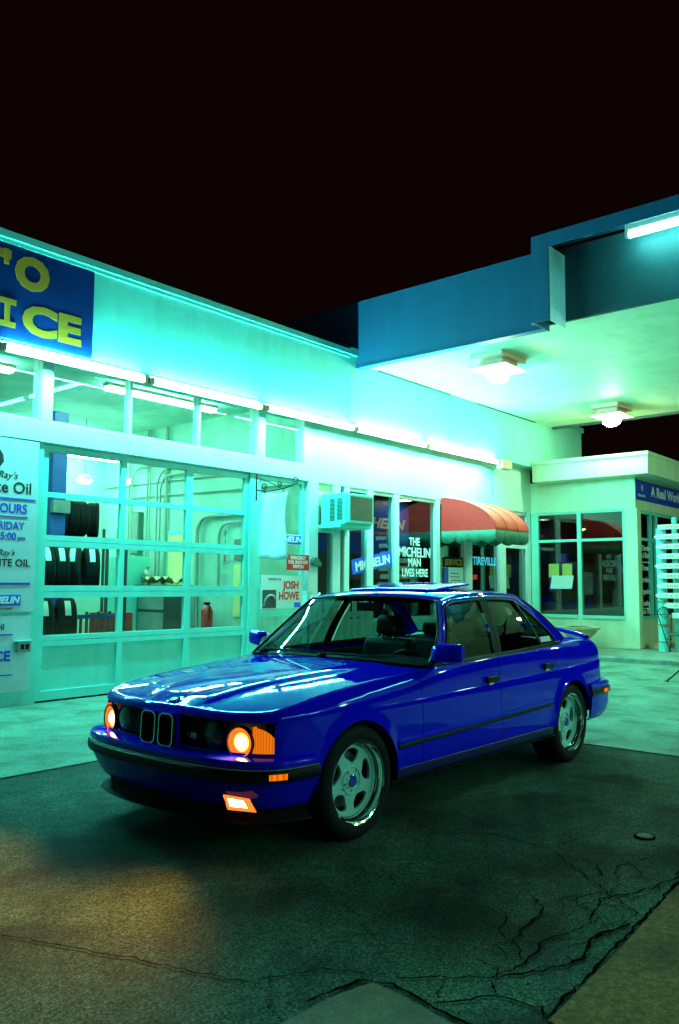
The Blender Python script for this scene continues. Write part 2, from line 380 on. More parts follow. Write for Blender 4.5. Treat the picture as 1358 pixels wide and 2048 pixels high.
for (a, b) in ((5.17, 5.32), (8.81, 8.96)): m.box(a, b, YA-.03, 9.3, 3.382, 4.168)
for a in (3.7, 6.46, 7.64): m.box(a, a+.035, YA, 9.25, 3.382, 4.168)
m.box(9.86, 9.98, YA-.02, 9.3, 3.382, 4.168)
m.box(3.02, 5.17, YA+.02, 9.22, 3.382, 3.41); m.box(5.321, 8.809, YA+.02, 9.22, 3.382, 3.41); m.box(8.961, 9.859, YA+.02, 9.22, 3.382, 3.41)
wf = m.build('transom_frame', M['lamplit_trim'], bA)
for (a, b) in ((3.02, 5.17), (5.32, 8.81), (8.96, 9.86)):
    m = MB(); m.box(a, b, 9.17, 9.178, 3.39, 4.165); m.build('transom_glass', M['win_glass'], bA)
# ---- overhead garage door
DY = 9.15
gd = MB()
def bars(xs, zs, y0, y1, mb):
    pass
xl, xr = 5.245, 8.675
cols = [(5.33, 6.385), (6.46, 7.475), (7.585, 8.59)]
rows = [(.80, 1.25), (1.40, 1.87), (2.01, 2.47), (2.535, 3.03)]
gd.box(xl, cols[0][0], DY, DY+.06, .03, 3.10); gd.box(cols[2][1], xr, DY, DY+.06, .03, 3.10)
for a, b in ((6.385, 6.46), (7.475, 7.585)): gd.box(a, b, DY+.001, DY+.059, .67, 3.10)
zz = [(.67, .80), (1.25, 1.40), (1.87, 2.01), (2.47, 2.535), (3.03, 3.10)]
for (a, b) in zz:
    for c in cols:
        if b-a > .1:
            mid = (a+b)/2; gd.box(c[0], c[1], DY, DY+.06, a, mid-.003); gd.box(c[0], c[1], DY+.001, DY+.06, mid+.003, b); gd.box(c[0], c[1], DY+.02, DY+.05, mid-.003, mid+.003)
        else: gd.box(c[0], c[1], DY, DY+.06, a, b)
for c in cols: gd.box(c[0], c[1], DY, DY+.06, .03, .14)
for a, b in ((6.385, 6.46), (7.475, 7.585)): gd.box(a, b, DY+.001, DY+.059, .03, .67)
door = gd.build('garage_door', M['trim'], bA)
for c in cols:
    m = MB(); m.box(c[0], c[1], DY+.03, DY+.05, .14, .67); m.build('panel', M['white'], door)
    for r in rows:
        m = MB(); m.box(c[0], c[1], DY+.028, DY+.034, r[0], r[1]); m.build('window_pane', M['win_glass'], door)
m = MB(); m.box(xl, xr, DY+.01, DY+.05, .008, .03); m.build('weather_strip', M['black'], door)
# ---- window right of the door
m = MB()
for a in (8.862, 9.86): m.box(a, a+.06, YA+.02, 9.22, .6, 3.12)
m.box(8.922, 9.86, YA+.02, 9.22, .602, .66); m.box(8.922, 9.86, YA+.02, 9.22, 3.06, 3.118); m.box(8.922, 9.86, YA+.015, 9.2, .93, 1.0)
w = m.build('side_window', M['trim'], bA)
m = MB(); m.box(8.92, 9.86, 9.17, 9.178, .66, 3.06); m.build('window_pane', M['win_glass'], w)
# ---- shop front windows
m = MB()
posts = [(10.62, 10.82), (10.93, 11.06), (11.56, 11.74), (12.37, 12.53), (13.77, 13.92), (14.92, 15.15), (16.30, 16.60), (17.62, 17.8)]
for a, b in posts: m.box(a, b, YA, 9.26, .752, 3.129)
for k in range(len(posts)-1):
    a, b = posts[k][1], posts[k+1][0]
    if b-a > .2: m.box(a, b, YA+.03, 9.24, 3.06, 3.129); m.box(a, b, YA+.02, 9.25, .752, .83)
m.box(10.19, 10.62, YA+.02, 9.25, 2.30, 2.42); m.box(16.60, 17.62, YA+.03, 9.24, 2.28, 2.36)
m.box(10.19, 10.62, YA+.02, 9.25, .752, .83)
sf = m.build('shop_window_frame', M['lamplit_trim'], bA)
for a, b in ((10.19, 10.62), (10.82, 10.93), (11.06, 11.56), (11.74, 12.37), (12.53, 13.77), (13.92, 14.92), (15.15, 16.30), (16.60, 17.62)):
    top = 2.30 if a < 10.2 else 3.06
    m = MB(); m.box(a, b, 9.18, 9.187, .83, top); m.build('window_pane', M['dark_glass'], sf)
m = MB(); m.box(10.19, 10.62, YA+.04, 9.22, 2.42, 3.129); m.build('board', M['cream'], bA)
# interior shell of garage and shop
m = MB()
m.box(10.05, 10.15, 9.32, 15, 0, 4.6); m.box(2.9, 3.0, 9.32, 15, 0, 4.6); m.box(2.9, 10.15, 15, 15.1, 0, 4.6)
m.box(3.0, 10.05, 9.36, 15, 4.5, 4.6)
m.build('garage_interior_wall', M['garage_wall'], bA)
m = MB(); m.box(3.0, 10.05, 9.2, 15, 0, .012); m.build('garage_floor', M['garage_floor'], bA)
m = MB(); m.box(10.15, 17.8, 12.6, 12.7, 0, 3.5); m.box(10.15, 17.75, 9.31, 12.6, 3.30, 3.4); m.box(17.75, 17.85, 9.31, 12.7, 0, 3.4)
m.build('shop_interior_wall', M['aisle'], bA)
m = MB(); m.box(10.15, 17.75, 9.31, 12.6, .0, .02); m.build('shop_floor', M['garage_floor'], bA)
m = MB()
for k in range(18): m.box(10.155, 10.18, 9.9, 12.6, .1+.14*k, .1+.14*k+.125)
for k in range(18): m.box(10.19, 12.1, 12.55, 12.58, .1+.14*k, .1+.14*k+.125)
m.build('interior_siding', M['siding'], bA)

# ================================================================== CANOPY
cn = thing('forecourt_canopy', 'big flat white canopy with dusky blue fascia and open light box frame', 'canopy', (14, 3, 4.5))
m = MB()
for k in range(13): m.box(10.98+.571*k, 10.98+.571*(k+1)-.006, -14, YF-.002, 5.25, 5.39)
m.box(10.98, 18.4, -14, YF-.002, 5.391, 5.40)
m.build('ceiling', M['ceiling'], cn)
m = MB(); m.box(10.90, 10.979, 5.3, 14, 5.19, 6.34); m.box(10.88, 11.02, 5.3, YF-.004, 5.16, 5.188)
m.build('fascia', M['blue_fascia'], cn)
m = MB(); m.box(10.93, 10.979, -14, 5.298, 5.22, 6.30); m.build('recessed_fascia', M['deep_teal'], cn)
m = MB(); m.box(10.98, 18.4, -14, 14, 6.2, 6.25); m.box(18.36, 18.45, -14, 8.8, 5.2, 6.3); m.build('roof_deck', M['dark_grey'], cn)
# open frame box that stands out from the fascia, its tube lamp inside
m = MB()
m.box(10.42, 10.44, 5.02, 5.27, 5.12, 6.37)         # front leaf of the left member
m.build('light_box_frame', M['blue_fascia'], cn); m = MB(); m.box(10.44, 10.93, 5.0, 5.02, 5.12, 6.19); m.build('inner_return', M['lamplit_trim'], cn); m = MB()
m.box(10.44, 10.93, 5.25, 5.27, 5.12, 6.36)
m.box(10.42, 10.44, -14, 5.018, 6.17, 6.37); m.box(10.44, 10.93, -14, 5.248, 6.35, 6.37)
m.build('light_box_frame', M['blue_fascia'], cn)
m = MB()
m.box(10.40, 10.46, 5.26, 5.275, 5.10, 5.12); m.build('frame_foot', M['brass'], cn)
for (a, b) in ((11.5, 13.9), (14.9, 17.55)):
    m = MB(); m.box(a, b, YF-.03, YF-.004, 5.235, 5.249); m.build('vent_slot', M['black'], cn)
m = MB(); m.box(13.9, 14.9, YF-.012, YF-.003, 4.25, 5.249); m.build('cover_panel', M['canopy_lit_white'], cn)

# ================================================================== OFFICE (building B)
bB = thing('office_building', 'low white flat roofed office with overhanging eave and corner post', 'building', (20, 8, 0))
XB = 17.8
m = MB()
m.box(XB, XB+.15, 6.62, 9.12, .086, .70); m.box(XB, XB+.15, 6.62, 9.11, 3.12, 3.84)
m.box(XB+.15, 30, 6.62, 6.75, 3.10, 3.84); m.box(XB+.15, 18.9, 6.66, 6.75, .086, .70); m.box(18.9, 30, 6.66, 6.75, .086, .70)
m.build('wall', M['cream_paint'], bB)
m = MB(); m.box(17.30, 30, 6.15, 8.8, 3.80, 4.20); m.box(17.28, 30.02, 6.13, 8.8, 4.201, 4.27)
m.build('roof_eave', M['cream_paint'], bB)
m = MB(); m.box(XB-.02, XB+.22, 6.58, 6.86, .086, 3.118); m.build('corner_post', M['cream_paint'], bB, bevel=.01)
m = MB()
for a, b in ((6.86, 6.92), (7.88, 7.97), (8.93, 8.99)): m.box(XB+.01, XB+.10, a, b, .702, 3.118)
for a, b in ((6.92, 7.88), (7.97, 8.93)):
    m.box(XB+.02, XB+.09, a, b, 3.07, 3.118); m.box(XB+.02, XB+.09, a, b, 2.43, 2.49); m.box(XB-.03, XB+.10, a, b, .702, .775)
m.box(XB+.012, XB+.15, 8.99, 9.11, .702, 3.118)
wfB = m.build('front_window', M['canopy_lit_white'], bB)
for a, b in ((6.92, 7.88), (7.97, 8.93)):
    for c, d in ((.775, 2.43), (2.49, 3.07)):
        m = MB(); m.box(XB+.05, XB+.056, a, b, c, d); m.build('window_pane', M['dark_glass'], wfB)
m = MB(); m.box(XB-.02, XB-.001, 7.905, 7.945, .09, .70); m.build('panel_batten', M['cream_paint'], bB)
m = MB()
for a, b in ((18.02, 18.10), (18.78, 18.86), (19.15, 19.21), (20.4, 20.5), (21.8, 21.9)): m.box(a, b, 6.64, 6.72, .702, 3.098)
for c, d in ((3.04, 3.098), (2.44, 2.50), (.702, .77)):
    for a, b in ((18.10, 18.78), (18.86, 19.15), (19.21, 20.4), (20.5, 21.8)): m.box(a, b, 6.65, 6.71, c, d)
sw = m.build('side_window', M['trim'], bB)
for a, b in ((18.10, 18.78), (18.86, 19.15), (19.21, 20.4), (20.5, 21.8)):
    m = MB(); m.box(a, b, 6.68, 6.685, .77, 3.04); m.build('window_pane', M['dark_glass'], sw)
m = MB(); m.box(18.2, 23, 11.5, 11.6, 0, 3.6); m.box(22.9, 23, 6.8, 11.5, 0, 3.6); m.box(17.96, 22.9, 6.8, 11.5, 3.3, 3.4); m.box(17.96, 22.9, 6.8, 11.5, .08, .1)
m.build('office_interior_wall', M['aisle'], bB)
m = MB(); m.box(18.3, 18.9, 6.35, 6.62, .086, .17); m.build('door_step', M['cream'], bB)
# ================================================================== LAMPS OF THE PLACE AND ADDED UNSEEN ONES
def wall_tube(x0, x1, label):
    xc = (x0+x1)/2; t = thing('fluorescent_light', label, 'wall light', (xc, 8.86, 4.16), 'fluorescent tubes in a row along the wall')
    m = MB(); m.box(x0-.02, x1+.02, 8.832, 8.848, 4.05, 4.168); m.build('housing', M['halo_fixture'], t, bevel=.004)
    for e in (x0+.0, x1-.035): m = MB(); m.box(e, e+.035, 8.75, 8.831, 4.04, 4.13); m.build('socket', M['halo_fixture'], t, bevel=.004)
    m = MB(); m.tube([(x0+.036, 8.79, 4.085), (x1-.036, 8.79, 4.085)], .030, 12); m.build('tube', M['tube'], t, smooth=50)
for a, b, l in ( (2.5, 4.38, 'fluorescent tube under the large letters of the blue sign'),
                (4.5, 6.45, 'lit fluorescent tube right under the blue service sign'), (6.55, 8.58, 'lit fluorescent tube above the middle of the garage door'),
                (8.68, 10.76, 'lit fluorescent tube above the side window and hanging banner'), (10.84, 12.94, 'lit fluorescent tube above the air conditioner'),
                (13.02, 15.68, 'lit fluorescent tube above the red awning, last of the wall row')):
    wall_tube(a, b, l)
t = thing('junction_box', 'pale box at the end of the wall tube row above the awning', 'junction box', (15.95, 8.8, 4.0))
m = MB(); m.box(15.74, 16.16, 8.70, 8.848, 3.95, 4.15); m.build('box', M['halo_fixture'], t, bevel=.01)
m = MB(); m.tube([(16.0, 8.98, 3.98), (16.0, 9.08, 3.9), (16.0, 9.09, 3.38)], .012); m.build('conduit', M['trim'], t)
def canopy_lamp(x, y, label):
    t = thing('canopy_light', label, 'ceiling light', (x, y, 5.25), 'lamps under the canopy ceiling')
    m = MB(); m.box(x-.42, x+.42, y-.30, y+.30, 5.17, 5.249); m.box(x-.26, x+.26, y-.22, y+.22, 5.05, 5.169); m.build('housing', M['halo_fixture'], t, bevel=.01)
    m = MB(); q = [(x-.32, y-.27, 5.03), (x+.32, y-.27, 5.03), (x+.32, y+.27, 5.03), (x-.32, y+.27, 5.03)]
    m.box(x-.38, x+.38, y-.34, y+.34, 5.03, 5.049); m.build('plate', M['halo_fixture'], t)
    m = MB(); m.lathe([(.001, -.20), (.10, -.195), (.17, -.14), (.20, -.02), (.20, -.001)], (x, y, 5.03), n=16); m.build('glass_bowl', M['lampglow'], t)
canopy_lamp(12.1, 6.75, 'glowing square canopy lamp nearer the blue fascia')
canopy_lamp(17.0, 6.78, 'glowing square canopy lamp farther back over the office')
canopy_lamp(12.1, .5, 'unseen canopy lamp added over the open forecourt, near row')  # unseen forecourt pair, added to light the car's side
canopy_lamp(17.0, .5, 'unseen canopy lamp added over the open forecourt, far row')
canopy_lamp(12.1, -5.8, 'unseen outermost canopy lamp added to the near row, beyond the camera')  # outermost pair also added out of view for side light
canopy_lamp(17.0, -5.8, 'unseen outermost canopy lamp added to the far row, beyond the camera')
def frame_tube(y0, y1, label):
    t = thing('sign_frame_light', label, 'tube light', (10.66, (y0+y1)/2, 6.2), 'tubes inside the canopy light box')
    m = MB(); m.box(10.63, 10.69, y0, y1, 6.18, 6.345); m.build('housing', M['halo_fixture'], t)
    for e in (y0, y1-.05): m = MB(); m.box(10.625, 10.695, e, e+.05, 6.09, 6.179); m.build('socket', M['halo_fixture'], t)
    m = MB(); m.tube([(10.66, y0+.05, 6.12), (10.66, y1-.05, 6.12)], .042, 12); m.build('tube', M['tube_off'], t, smooth=50)
frame_tube(1.6, 4.0, 'bright tube lamp in the canopy light box at the upper right')
frame_tube(-1.0, 1.4, 'unseen second tube lamp added farther along the canopy light box')  # remaining box tubes are unseen, added for their light
frame_tube(-3.6, -1.2, 'unseen third tube lamp added farther along the canopy light box')
for x0_, l in ((1.2, 'unseen tube lamp added to light the car side, near end'), (4.4, 'unseen tube lamp added to light the car side, middle one'), (7.6, 'unseen tube lamp added to light the car side, far end')):  # invented lamps out of view, lighting the car's near side
    t = thing('side_fill_light', l, 'fill light', (x0_+1.2, -5.5, 0), 'added tube lamps on poles, out of view')
    m = MB(); m.box(x0_, x0_+2.4, -5.6, -5.4, 3.76, 3.84); m.build('housing', M['halo_fixture'], t, bevel=.01)
    m = MB(); m.tube([(x0_+.05, -5.5, 3.71), (x0_+2.35, -5.5, 3.71)], .03, 10); m.build('tube', M['side_fill_tube'], t, smooth=50)
    m = MB(); m.tube([(x0_+1.2, -5.56, 0), (x0_+1.2, -5.56, 3.76)], .05, 12); m.build('side_fill_pole', M['grey'], t, smooth=50)
t = thing('lamp_bracket', 'small pale bracket under the top of the canopy light box', 'bracket', (10.66, 4.55, 6.34))
m = MB(); m.box(10.64, 10.68, 4.46, 4.60, 6.27, 6.348); m.tube([(10.66, 4.46, 6.28), (10.66, 4.38, 6.33), (10.66, 4.3, 6.345)], .012); m.build('clip', M['trim'], t)

# ================================================================== SIGNS ON WALL A
t = thing('service_sign', 'big blue wall sign with large yellow capital letters', 'sign', (3, 8.83, 4.2))
m = MB(); m.box(-1.2, 5.67, 8.825, 8.848, 4.205, 5.305); m.build('panel', M['sign_blue'], t)
text('lettering', 'O', .50, (5.055, 8.824, 4.86), M['yellow'], parent=t, bold=.030, width=.44)
text('lettering', 'T', .50, (4.55, 8.824, 4.86), M['yellow'], parent=t, bold=.03, width=.42)
text('lettering', 'AU', .50, (4.08, 8.824, 4.86), M['yellow'], parent=t, bold=.03, width=.95)
m = MB(); m.box(4.13, 4.19, 8.818, 8.824, 5.06, 5.24); m.box(4.49, 4.55, 8.818, 8.824, 5.06, 5.24); m.build('lettering', M['yellow'], t)
text('lettering', 'SERV', .47, (4.36, 8.824, 4.335), M['yellow'], parent=t, bold=.022, width=1.75)
text('lettering', 'CE', .46, (5.50, 8.824, 4.335), M['yellow'], parent=t, bold=.022, width=.78)
m = MB(); m.box(4.52, 4.585, 8.818, 8.824, 4.335, 4.665); m.box(4.45, 4.655, 8.8175, 8.8239, 4.335, 4.40); m.box(4.45, 4.655, 8.8175, 8.8239, 4.60, 4.665)
m.build('lettering', M['yellow'], t)
def flame(mb, x, z, s, y, axis='A'):
    pts = [(0, 1), (.16, .72), (.42, .42), (.46, .1), (.28, -.15), (0, -.22), (-.26, -.14), (-.44, .08), (-.40, .34), (-.18, .60), (-.05, .8)]
    hole = [(.02, .45), (.2, .2), (.2, 0), (.05, -.08), (-.14, -.03), (-.2, .13), (-.1, .32)]
    bm_o = [(x+a*s, z+b*s) for a, b in pts]; n = len(pts)
    ho = [(x+a*s, z+b*s) for a, b in [(.02, .50), (.08, .38), (.2, .22), (.24, .08), (.15, -.03), (0, -.08), (-.13, -.05), (-.22, .06), (-.2, .2), (-.1, .32), (-.02, .42)]]
    for k in range(n):
        k2 = (k+1) % n; mb.face([(bm_o[k][0], y, bm_o[k][1]), (bm_o[k2][0], y, bm_o[k2][1]), (ho[k2][0], y, ho[k2][1]), (ho[k][0], y, ho[k][1])])
t = thing('oil_price_sign', 'tall pale blue oil dealer sign with opening hours, left of the garage door', 'sign', (4.2, 9.1, 1.1))
m = MB(); m.box(3.2, 5.165, 9.095, 9.118, 1.09, 3.11); m.build('panel', M['panel_white'], t, bevel=.004)
m = MB(); m.box(3.2, 5.14, 9.09, 9.0948, 2.395, 2.415); m.box(3.2, 5.05, 9.09, 9.0948, 2.19, 2.203); m.box(3.2, 5.11, 9.09, 9.0948, 1.405, 1.43); m.build('ruled_line', M['letter_blue'], t)
m = MB(); flame(m, 4.60, 2.80, .28, 9.093); m.build('flame_logo', M['letter_dark'], t)
text('lettering', "Ray's", .12, (4.90, 9.094, 2.64), M['letter_dark'], parent=t, shear=.35)
text('lettering', 'Wilhoite Oil', .19, (5.09, 9.094, 2.475), M['letter_dark'], parent=t, bold=.002)
text('lettering', 'BUSINESS HOURS', .155, (5.04, 9.094, 2.24), M['letter_blue'], parent=t, bold=.003, sx=.85)
text('lettering', 'MONDAY-FRIDAY', .125, (5.01, 9.094, 2.05), M['letter_blue'], parent=t, bold=.002, sx=.9)
text('lettering', '8:00-5:00', .125, (4.915, 9.094, 1.925), M['letter_blue'], parent=t, bold=.002, sx=.9)
text('lettering', 'pm', .08, (5.03, 9.094, 1.925), M['letter_blue'], parent=t, bold=.001)
text('lettering', "Ray's", .10, (4.90, 9.094, 1.745), M['letter_dark'], parent=t, shear=.35)
text('lettering', 'WILHOITE OIL', .12, (5.10, 9.094, 1.62), M['letter_dark'], parent=t, bold=.002)
m = MB(); m.box(4.1, 5.0, 9.088, 9.0949, 1.165, 1.29); m.build('blue_badge', M['bright_blue'], t)
text('lettering', 'MICHELIN', .105, (4.975, 9.086, 1.195), M['letter_white'], parent=t, shear=.25, bold=.004, sx=1.05)
text('lettering', 'a better way forward', .045, (4.90, 9.094, 1.12), M['letter_dark'], parent=t, shear=.3)
t = thing('lower_oil_sign', 'lower pale board with blue lettering under the oil sign', 'sign', (4.2, 9.1, .2))
m = MB(); m.box(3.2, 5.14, 9.10, 9.118, .17, 1.05); m.build('panel', M['panel_white'], t, bevel=.004)
text('lettering', 'Oil', .10, (4.82, 9.099, .89), M['letter_dark'], parent=t, bold=.001)
text('lettering', 'SERVICE', .16, (4.90, 9.099, .535), M['letter_blue'], parent=t, bold=.006)
m = MB(); m.box(3.2, 4.92, 9.094, 9.099, .825, .84); m.box(3.2, 4.93, 9.094, 9.099, .365, .38); m.build('ruled_line', M['letter_blue'], t)
t = thing('outlet_box', 'small grey metal outlet box on the wall beside the garage door', 'outlet box', (5.0, 9.08, .69))
m = MB(); m.box(4.96, 5.12, 9.03, 9.097, .63, .75); m.build('box', M['grey'], t, bevel=.006)
for k in range(2): m = MB(); m.box(4.99+.06*k, 5.03+.06*k, 9.022, 9.029, .66, .72); m.build('cover', M['black'], t)
m = MB(); m.box(4.94, 5.14, 9.02, 9.098, .751, .762); m.build('lid', M['trim'], t)
# hanging banner on scroll bracket
t = thing('hanging_banner', 'blank white cloth banner hanging from a scrolled iron bracket', 'banner', (8.78, 9.0, 2.0))
bk = MB(); bk.tube([(8.77, 9.08, 2.70), (8.77, 9.08, 3.10)], .012)
bk.tube([(8.77, 9.06, 2.86), (8.80, 8.9, 2.83), (8.84, 8.55, 2.86), (8.86, 8.35, 2.92)], .010)
def scroll(mb, cx, cy, cz, r, a0, turns, dx, dy):
    P = []
    for k in range(20):
        a = a0+turns*2*math.pi*k/19; rr = r*(1-.75*k/19); P.append((cx+dx*math.cos(a)*rr, cy+dy*math.cos(a)*rr, cz+math.sin(a)*rr))
    mb.tube(P, .009, 6)
scroll(bk, 8.86, 8.35, 2.97, .06, -1.57, 1.3, .1, -1); scroll(bk, 8.80, 8.95, 2.91, .06, -1.57, 1.3, .1, -1); scroll(bk, 8.83, 8.65, 2.93, .05, -1.57, 1.3, .1, -1)
bk.tube([(8.77, 9.07, 3.05), (8.80, 8.85, 2.98), (8.83, 8.65, 2.88)], .008)
for yy in (8.95, 8.55): bk.tube([(8.80+.001, yy, 2.86), (8.81, yy-.015, 2.81), (8.80, yy, 2.77)], .007, 6)
bk.build('bracket', M['iron'], t, smooth=50)
m = MB(); rows_ = []
for k in range(13):
    z = 2.80-1.0*k/12; r = []
    for q in range(9):
        u = q/8; r.append((8.80+.02*math.sin(k*.5+q)+.02*u, 9.02-.54*u+.03*math.sin(k*.45)*u, z+.012*math.sin(q*.9)))
    rows_.append(r)
m.grid(rows_); o = m.build('cloth', M['cloth'], t, smooth=60); sm = o.modifiers.new('s', 'SOLIDIFY'); sm.thickness = .004
t = thing('tyre_brand_sign', 'small blue and white tyre maker sign in the side window', 'sign', (9.58, 9.1, 2.1))
m = MB(); m.box(9.14, 9.90, 9.150, 9.158, 2.06, 2.225); m.build('panel', M['letter_white'], t); m = MB(); m.box(9.155, 9.885, 9.145, 9.1499, 2.075, 2.21); m.build('blue_field', M['bright_blue'], t)
text('lettering', 'MICHELIN', .125, (9.86, 9.144, 2.105), M['letter_white'], parent=t, shear=.25, bold=.004, width=.66)
t = thing('fuel_shutoff_sign', 'red emergency fuel shut-off sign in the side window', 'sign', (9.68, 9.1, 1.78))
m = MB(); m.box(9.42, 9.94, 9.04, 9.05, 1.65, 1.90); m.build('panel', M['red'], t)
for s_, z in (('EMERGENCY', 1.825), ('FUEL SHUT-OFF', 1.755), ('SWITCH', 1.685)): text('lettering', s_, .075, (9.68, 9.039, z), M['letter_white'], parent=t, align='CENTER', bold=.002, width={'E': .36, 'F': .45, 'S': .24}[s_[0]])
m = MB(); m.box(9.6, 9.76, 9.051, 9.12, 1.7, 1.8); m.build('mount', M['trim'], t)
t = thing('shutoff_box', 'round teal switch box on the white pilaster', 'switch', (10.05, 9.02, 1.78))
m = MB(); m.lathe([(.001, -.09), (.07, -.085), (.075, -.05), (.075, 0)], (10.07, 9.07, 1.80), 'y', 20); m.box(10.13, 10.20, 9.0, 9.069, 1.72, 1.80); m.build('cover', M['awning_green'], t, smooth=40)
t = thing('name_poster', 'white poster with red serif name and dark photo below the side window', 'poster', (9.4, 9.1, 1.1))
m = MB(); m.box(8.93, 9.84, 9.10, 9.115, 1.05, 1.57); m.build('panel', M['paper'], t)
text('lettering', 'JOSH', .17, (9.76, 9.099, 1.36), M['red'], parent=t, bold=.006, width=.36); text('lettering', 'HOWE', .17, (9.77, 9.099, 1.19), M['red'], parent=t, bold=.006, width=.46)
text('lettering', 'MIDNITE OIL', .05, (9.22, 9.099, 1.49), M['letter_dark'], parent=t, align='CENTER')
m = MB(); m.box(8.95, 9.24, 9.092, 9.099, 1.06, 1.34); m.build('photo', M['dark_grey'], t); m = MB(); m.box(9.66, 9.80, 9.092, 9.099, 1.06, 1.14); m.build('blue_logo', M['bright_blue'], t)
m = MB(); m.tube([(8.97+.02*k, 9.088, 1.10+.16*math.sin(k*.22)**.5 if k < 14 else 1.2) for k in range(14)], .02, 6); m.build('photo_shape', M['grey'], t)
# shop window writing
t = thing('window_lettering', 'white hand painted words on the shop window left of the awning', 'lettering', (13.1, 9.17, 1.6))
for s_, x, z, w_ in (('THE', 13.11, 2.19, .36), ('MICHELIN', 13.12, 1.97, 1.06), ('MAN', 13.11, 1.79, .42), ('LIVES HERE', 13.13, 1.59, .86)):
    text('painted_word', s_, .21 if s_ != 'MICHELIN' else .25, (x, 9.176, z), M['letter_white'], parent=t, align='CENTER', bold=.006, width=w_)
t = thing('tilted_tyre_board', 'slanting blue board with white maker name across the shop window', 'board', (11.8, 9.17, 1.8))
A10 = Matrix.Translation((11.22, 9.166, 1.60)) @ Matrix.Rotation(R_(-9.8), 4, 'Y')
m = MB(); m.box(0, 1.18, 0, .01, 0, .26); m.v = [tuple(A10 @ Vector(v)) for v in m.v]; m.build('panel', M['bright_blue'], t)
text('lettering', 'MICHELIN', .22, (0, 0, 0), M['letter_white'], parent=t, align='LEFT', bold=.008, width=1.02, rot=A10 @ Matrix.Translation((.08, -.003, .05)) @ Matrix.Rotation(R_(90), 4, 'X'))
t = thing('tyre_banner', 'wide blue tyre maker banner with yellow stripe on the shop wall', 'banner', (13.6, 10.7, 2.2))
m = MB(); m.box(11.9, 15.06, 10.70, 10.72, 2.05, 3.22); m.build('panel', M['bright_blue'], t); m = MB(); m.box(11.9, 14.3, 10.69, 10.6999, 2.50, 2.55); m.build('yellow_stripe', M['yellow'], t)
text('lettering', 'MICHELIN', .30, (14.85, 10.69, 2.64), M['letter_white'], parent=t, shear=.3, bold=.01, width=2.0)
m = MB(); m.box(11.9, 15.06, 10.73, 10.76, .02, 3.29); m.build('backing_wall', M['siding'], t)
t = thing('service_poster', 'poster headed by a yellow word on black in the window under the awning', 'poster', (14.45, 9.17, 1.3))
m = MB(); m.box(14.12, 14.86, 9.165, 9.172, 1.80, 2.0); m.build('heading', M['black'], t); text('lettering', 'SERVICE', .17, (14.49, 9.164, 1.84), M['yellow'], parent=t, align='CENTER', bold=.004, width=.66)
m = MB(); m.box(14.30, 14.86, 9.165, 9.172, 1.2, 1.79); m.build('sheet', M['paper'], t)
m = MB(); m.box(14.12, 14.29, 9.164, 9.171, 1.2, 1.78); m.build('side_picture', M['lift_blue'], t)
m = MB()
for k in range(5): m.box(14.36, 14.36+.3+.1*((k*7) % 3)/2, 9.161, 9.1645, 1.66-.07*k, 1.675-.07*k)
m.build('text_line', M['dark_grey'], t)
t = thing('town_name_sign', 'pale blue outlined shop name on the door glass under the awning', 'lettering', (15.75, 9.17, 1.9))
text('lettering', 'TIREVILLE', .24, (15.76, 9.174, 1.87), mat('cyan_letter', (.10, .55, .95), .5, emis=(.1, .6, 1), estr=.15), parent=t, align='CENTER', bold=.006, width=1.0)
m = MB(); m.box(15.2, 15.42, 9.165, 9.172, 1.55, 1.65); m.build('pink_sticker', M['awning_red'], t)

# ---- air conditioner in the shop wall
t = thing('air_conditioner', 'boxy white window air conditioner jutting from the shop front', 'air conditioner', (10.65, 8.8, 2.42))
m = MB(); m.box(10.30, 10.99, 8.56, 9.115, 2.42, 2.93); m.build('casing', M['trim'], t, bevel=.012)
m = MB(); m.box(10.32, 10.97, 8.515, 8.559, 2.44, 2.91); m.build('front_rim', M['trim'], t, bevel=.008)
m = MB(); m.box(10.365, 10.925, 8.509, 8.5145, 2.48, 2.87); m.build('filter_screen', M['mesh_grey'], t)
lv = MB()
for c in (8.64, 8.80):
    for k in range(17): lv.box(10.292, 10.299, c, c+.12, 2.48+.022*k, 2.488+.022*k)
lv.build('louvre', M['black'], t)
m = MB(); m.box(10.20, 11.02, 8.60, 9.11, 2.36, 2.415); m.build('shelf', M['trim'], t)
# ---- awning over the shop door
t = thing('door_awning', 'rounded orange red awning with scalloped green valance over the shop door', 'awning', (14.6, 9.1, 2.3))
def prof(a): return (9.11-1.23*math.sin(a)**1.25, 2.49+.68*math.cos(a)**1.0 if a < 1.57 else 2.49)
PR = [prof(k*math.pi/2/16) for k in range(17)]
x0, x1 = 13.95, 15.28
m = MB(); gr = []
for q in range(25):
    u = q/24; sg_ = .016*(1-math.cos(2*math.pi*u*3))/2
    gr.append([(x0+(x1-x0)*u, y+sg_*math.sin(k_*math.pi/16)*1.4, z-sg_*math.sin(k_*math.pi/16)) for k_, (y, z) in enumerate(PR)])
m.grid(gr)
o = m.build('canvas_top', M['awning_lit_top'], t, smooth=30); sm = o.modifiers.new('s', 'SOLIDIFY'); sm.thickness = .006
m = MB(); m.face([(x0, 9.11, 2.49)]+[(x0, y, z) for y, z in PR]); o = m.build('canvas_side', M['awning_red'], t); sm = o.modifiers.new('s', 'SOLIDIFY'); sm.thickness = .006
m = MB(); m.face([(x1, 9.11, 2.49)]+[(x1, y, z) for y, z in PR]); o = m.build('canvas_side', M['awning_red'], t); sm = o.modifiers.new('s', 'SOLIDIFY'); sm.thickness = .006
m = MB()
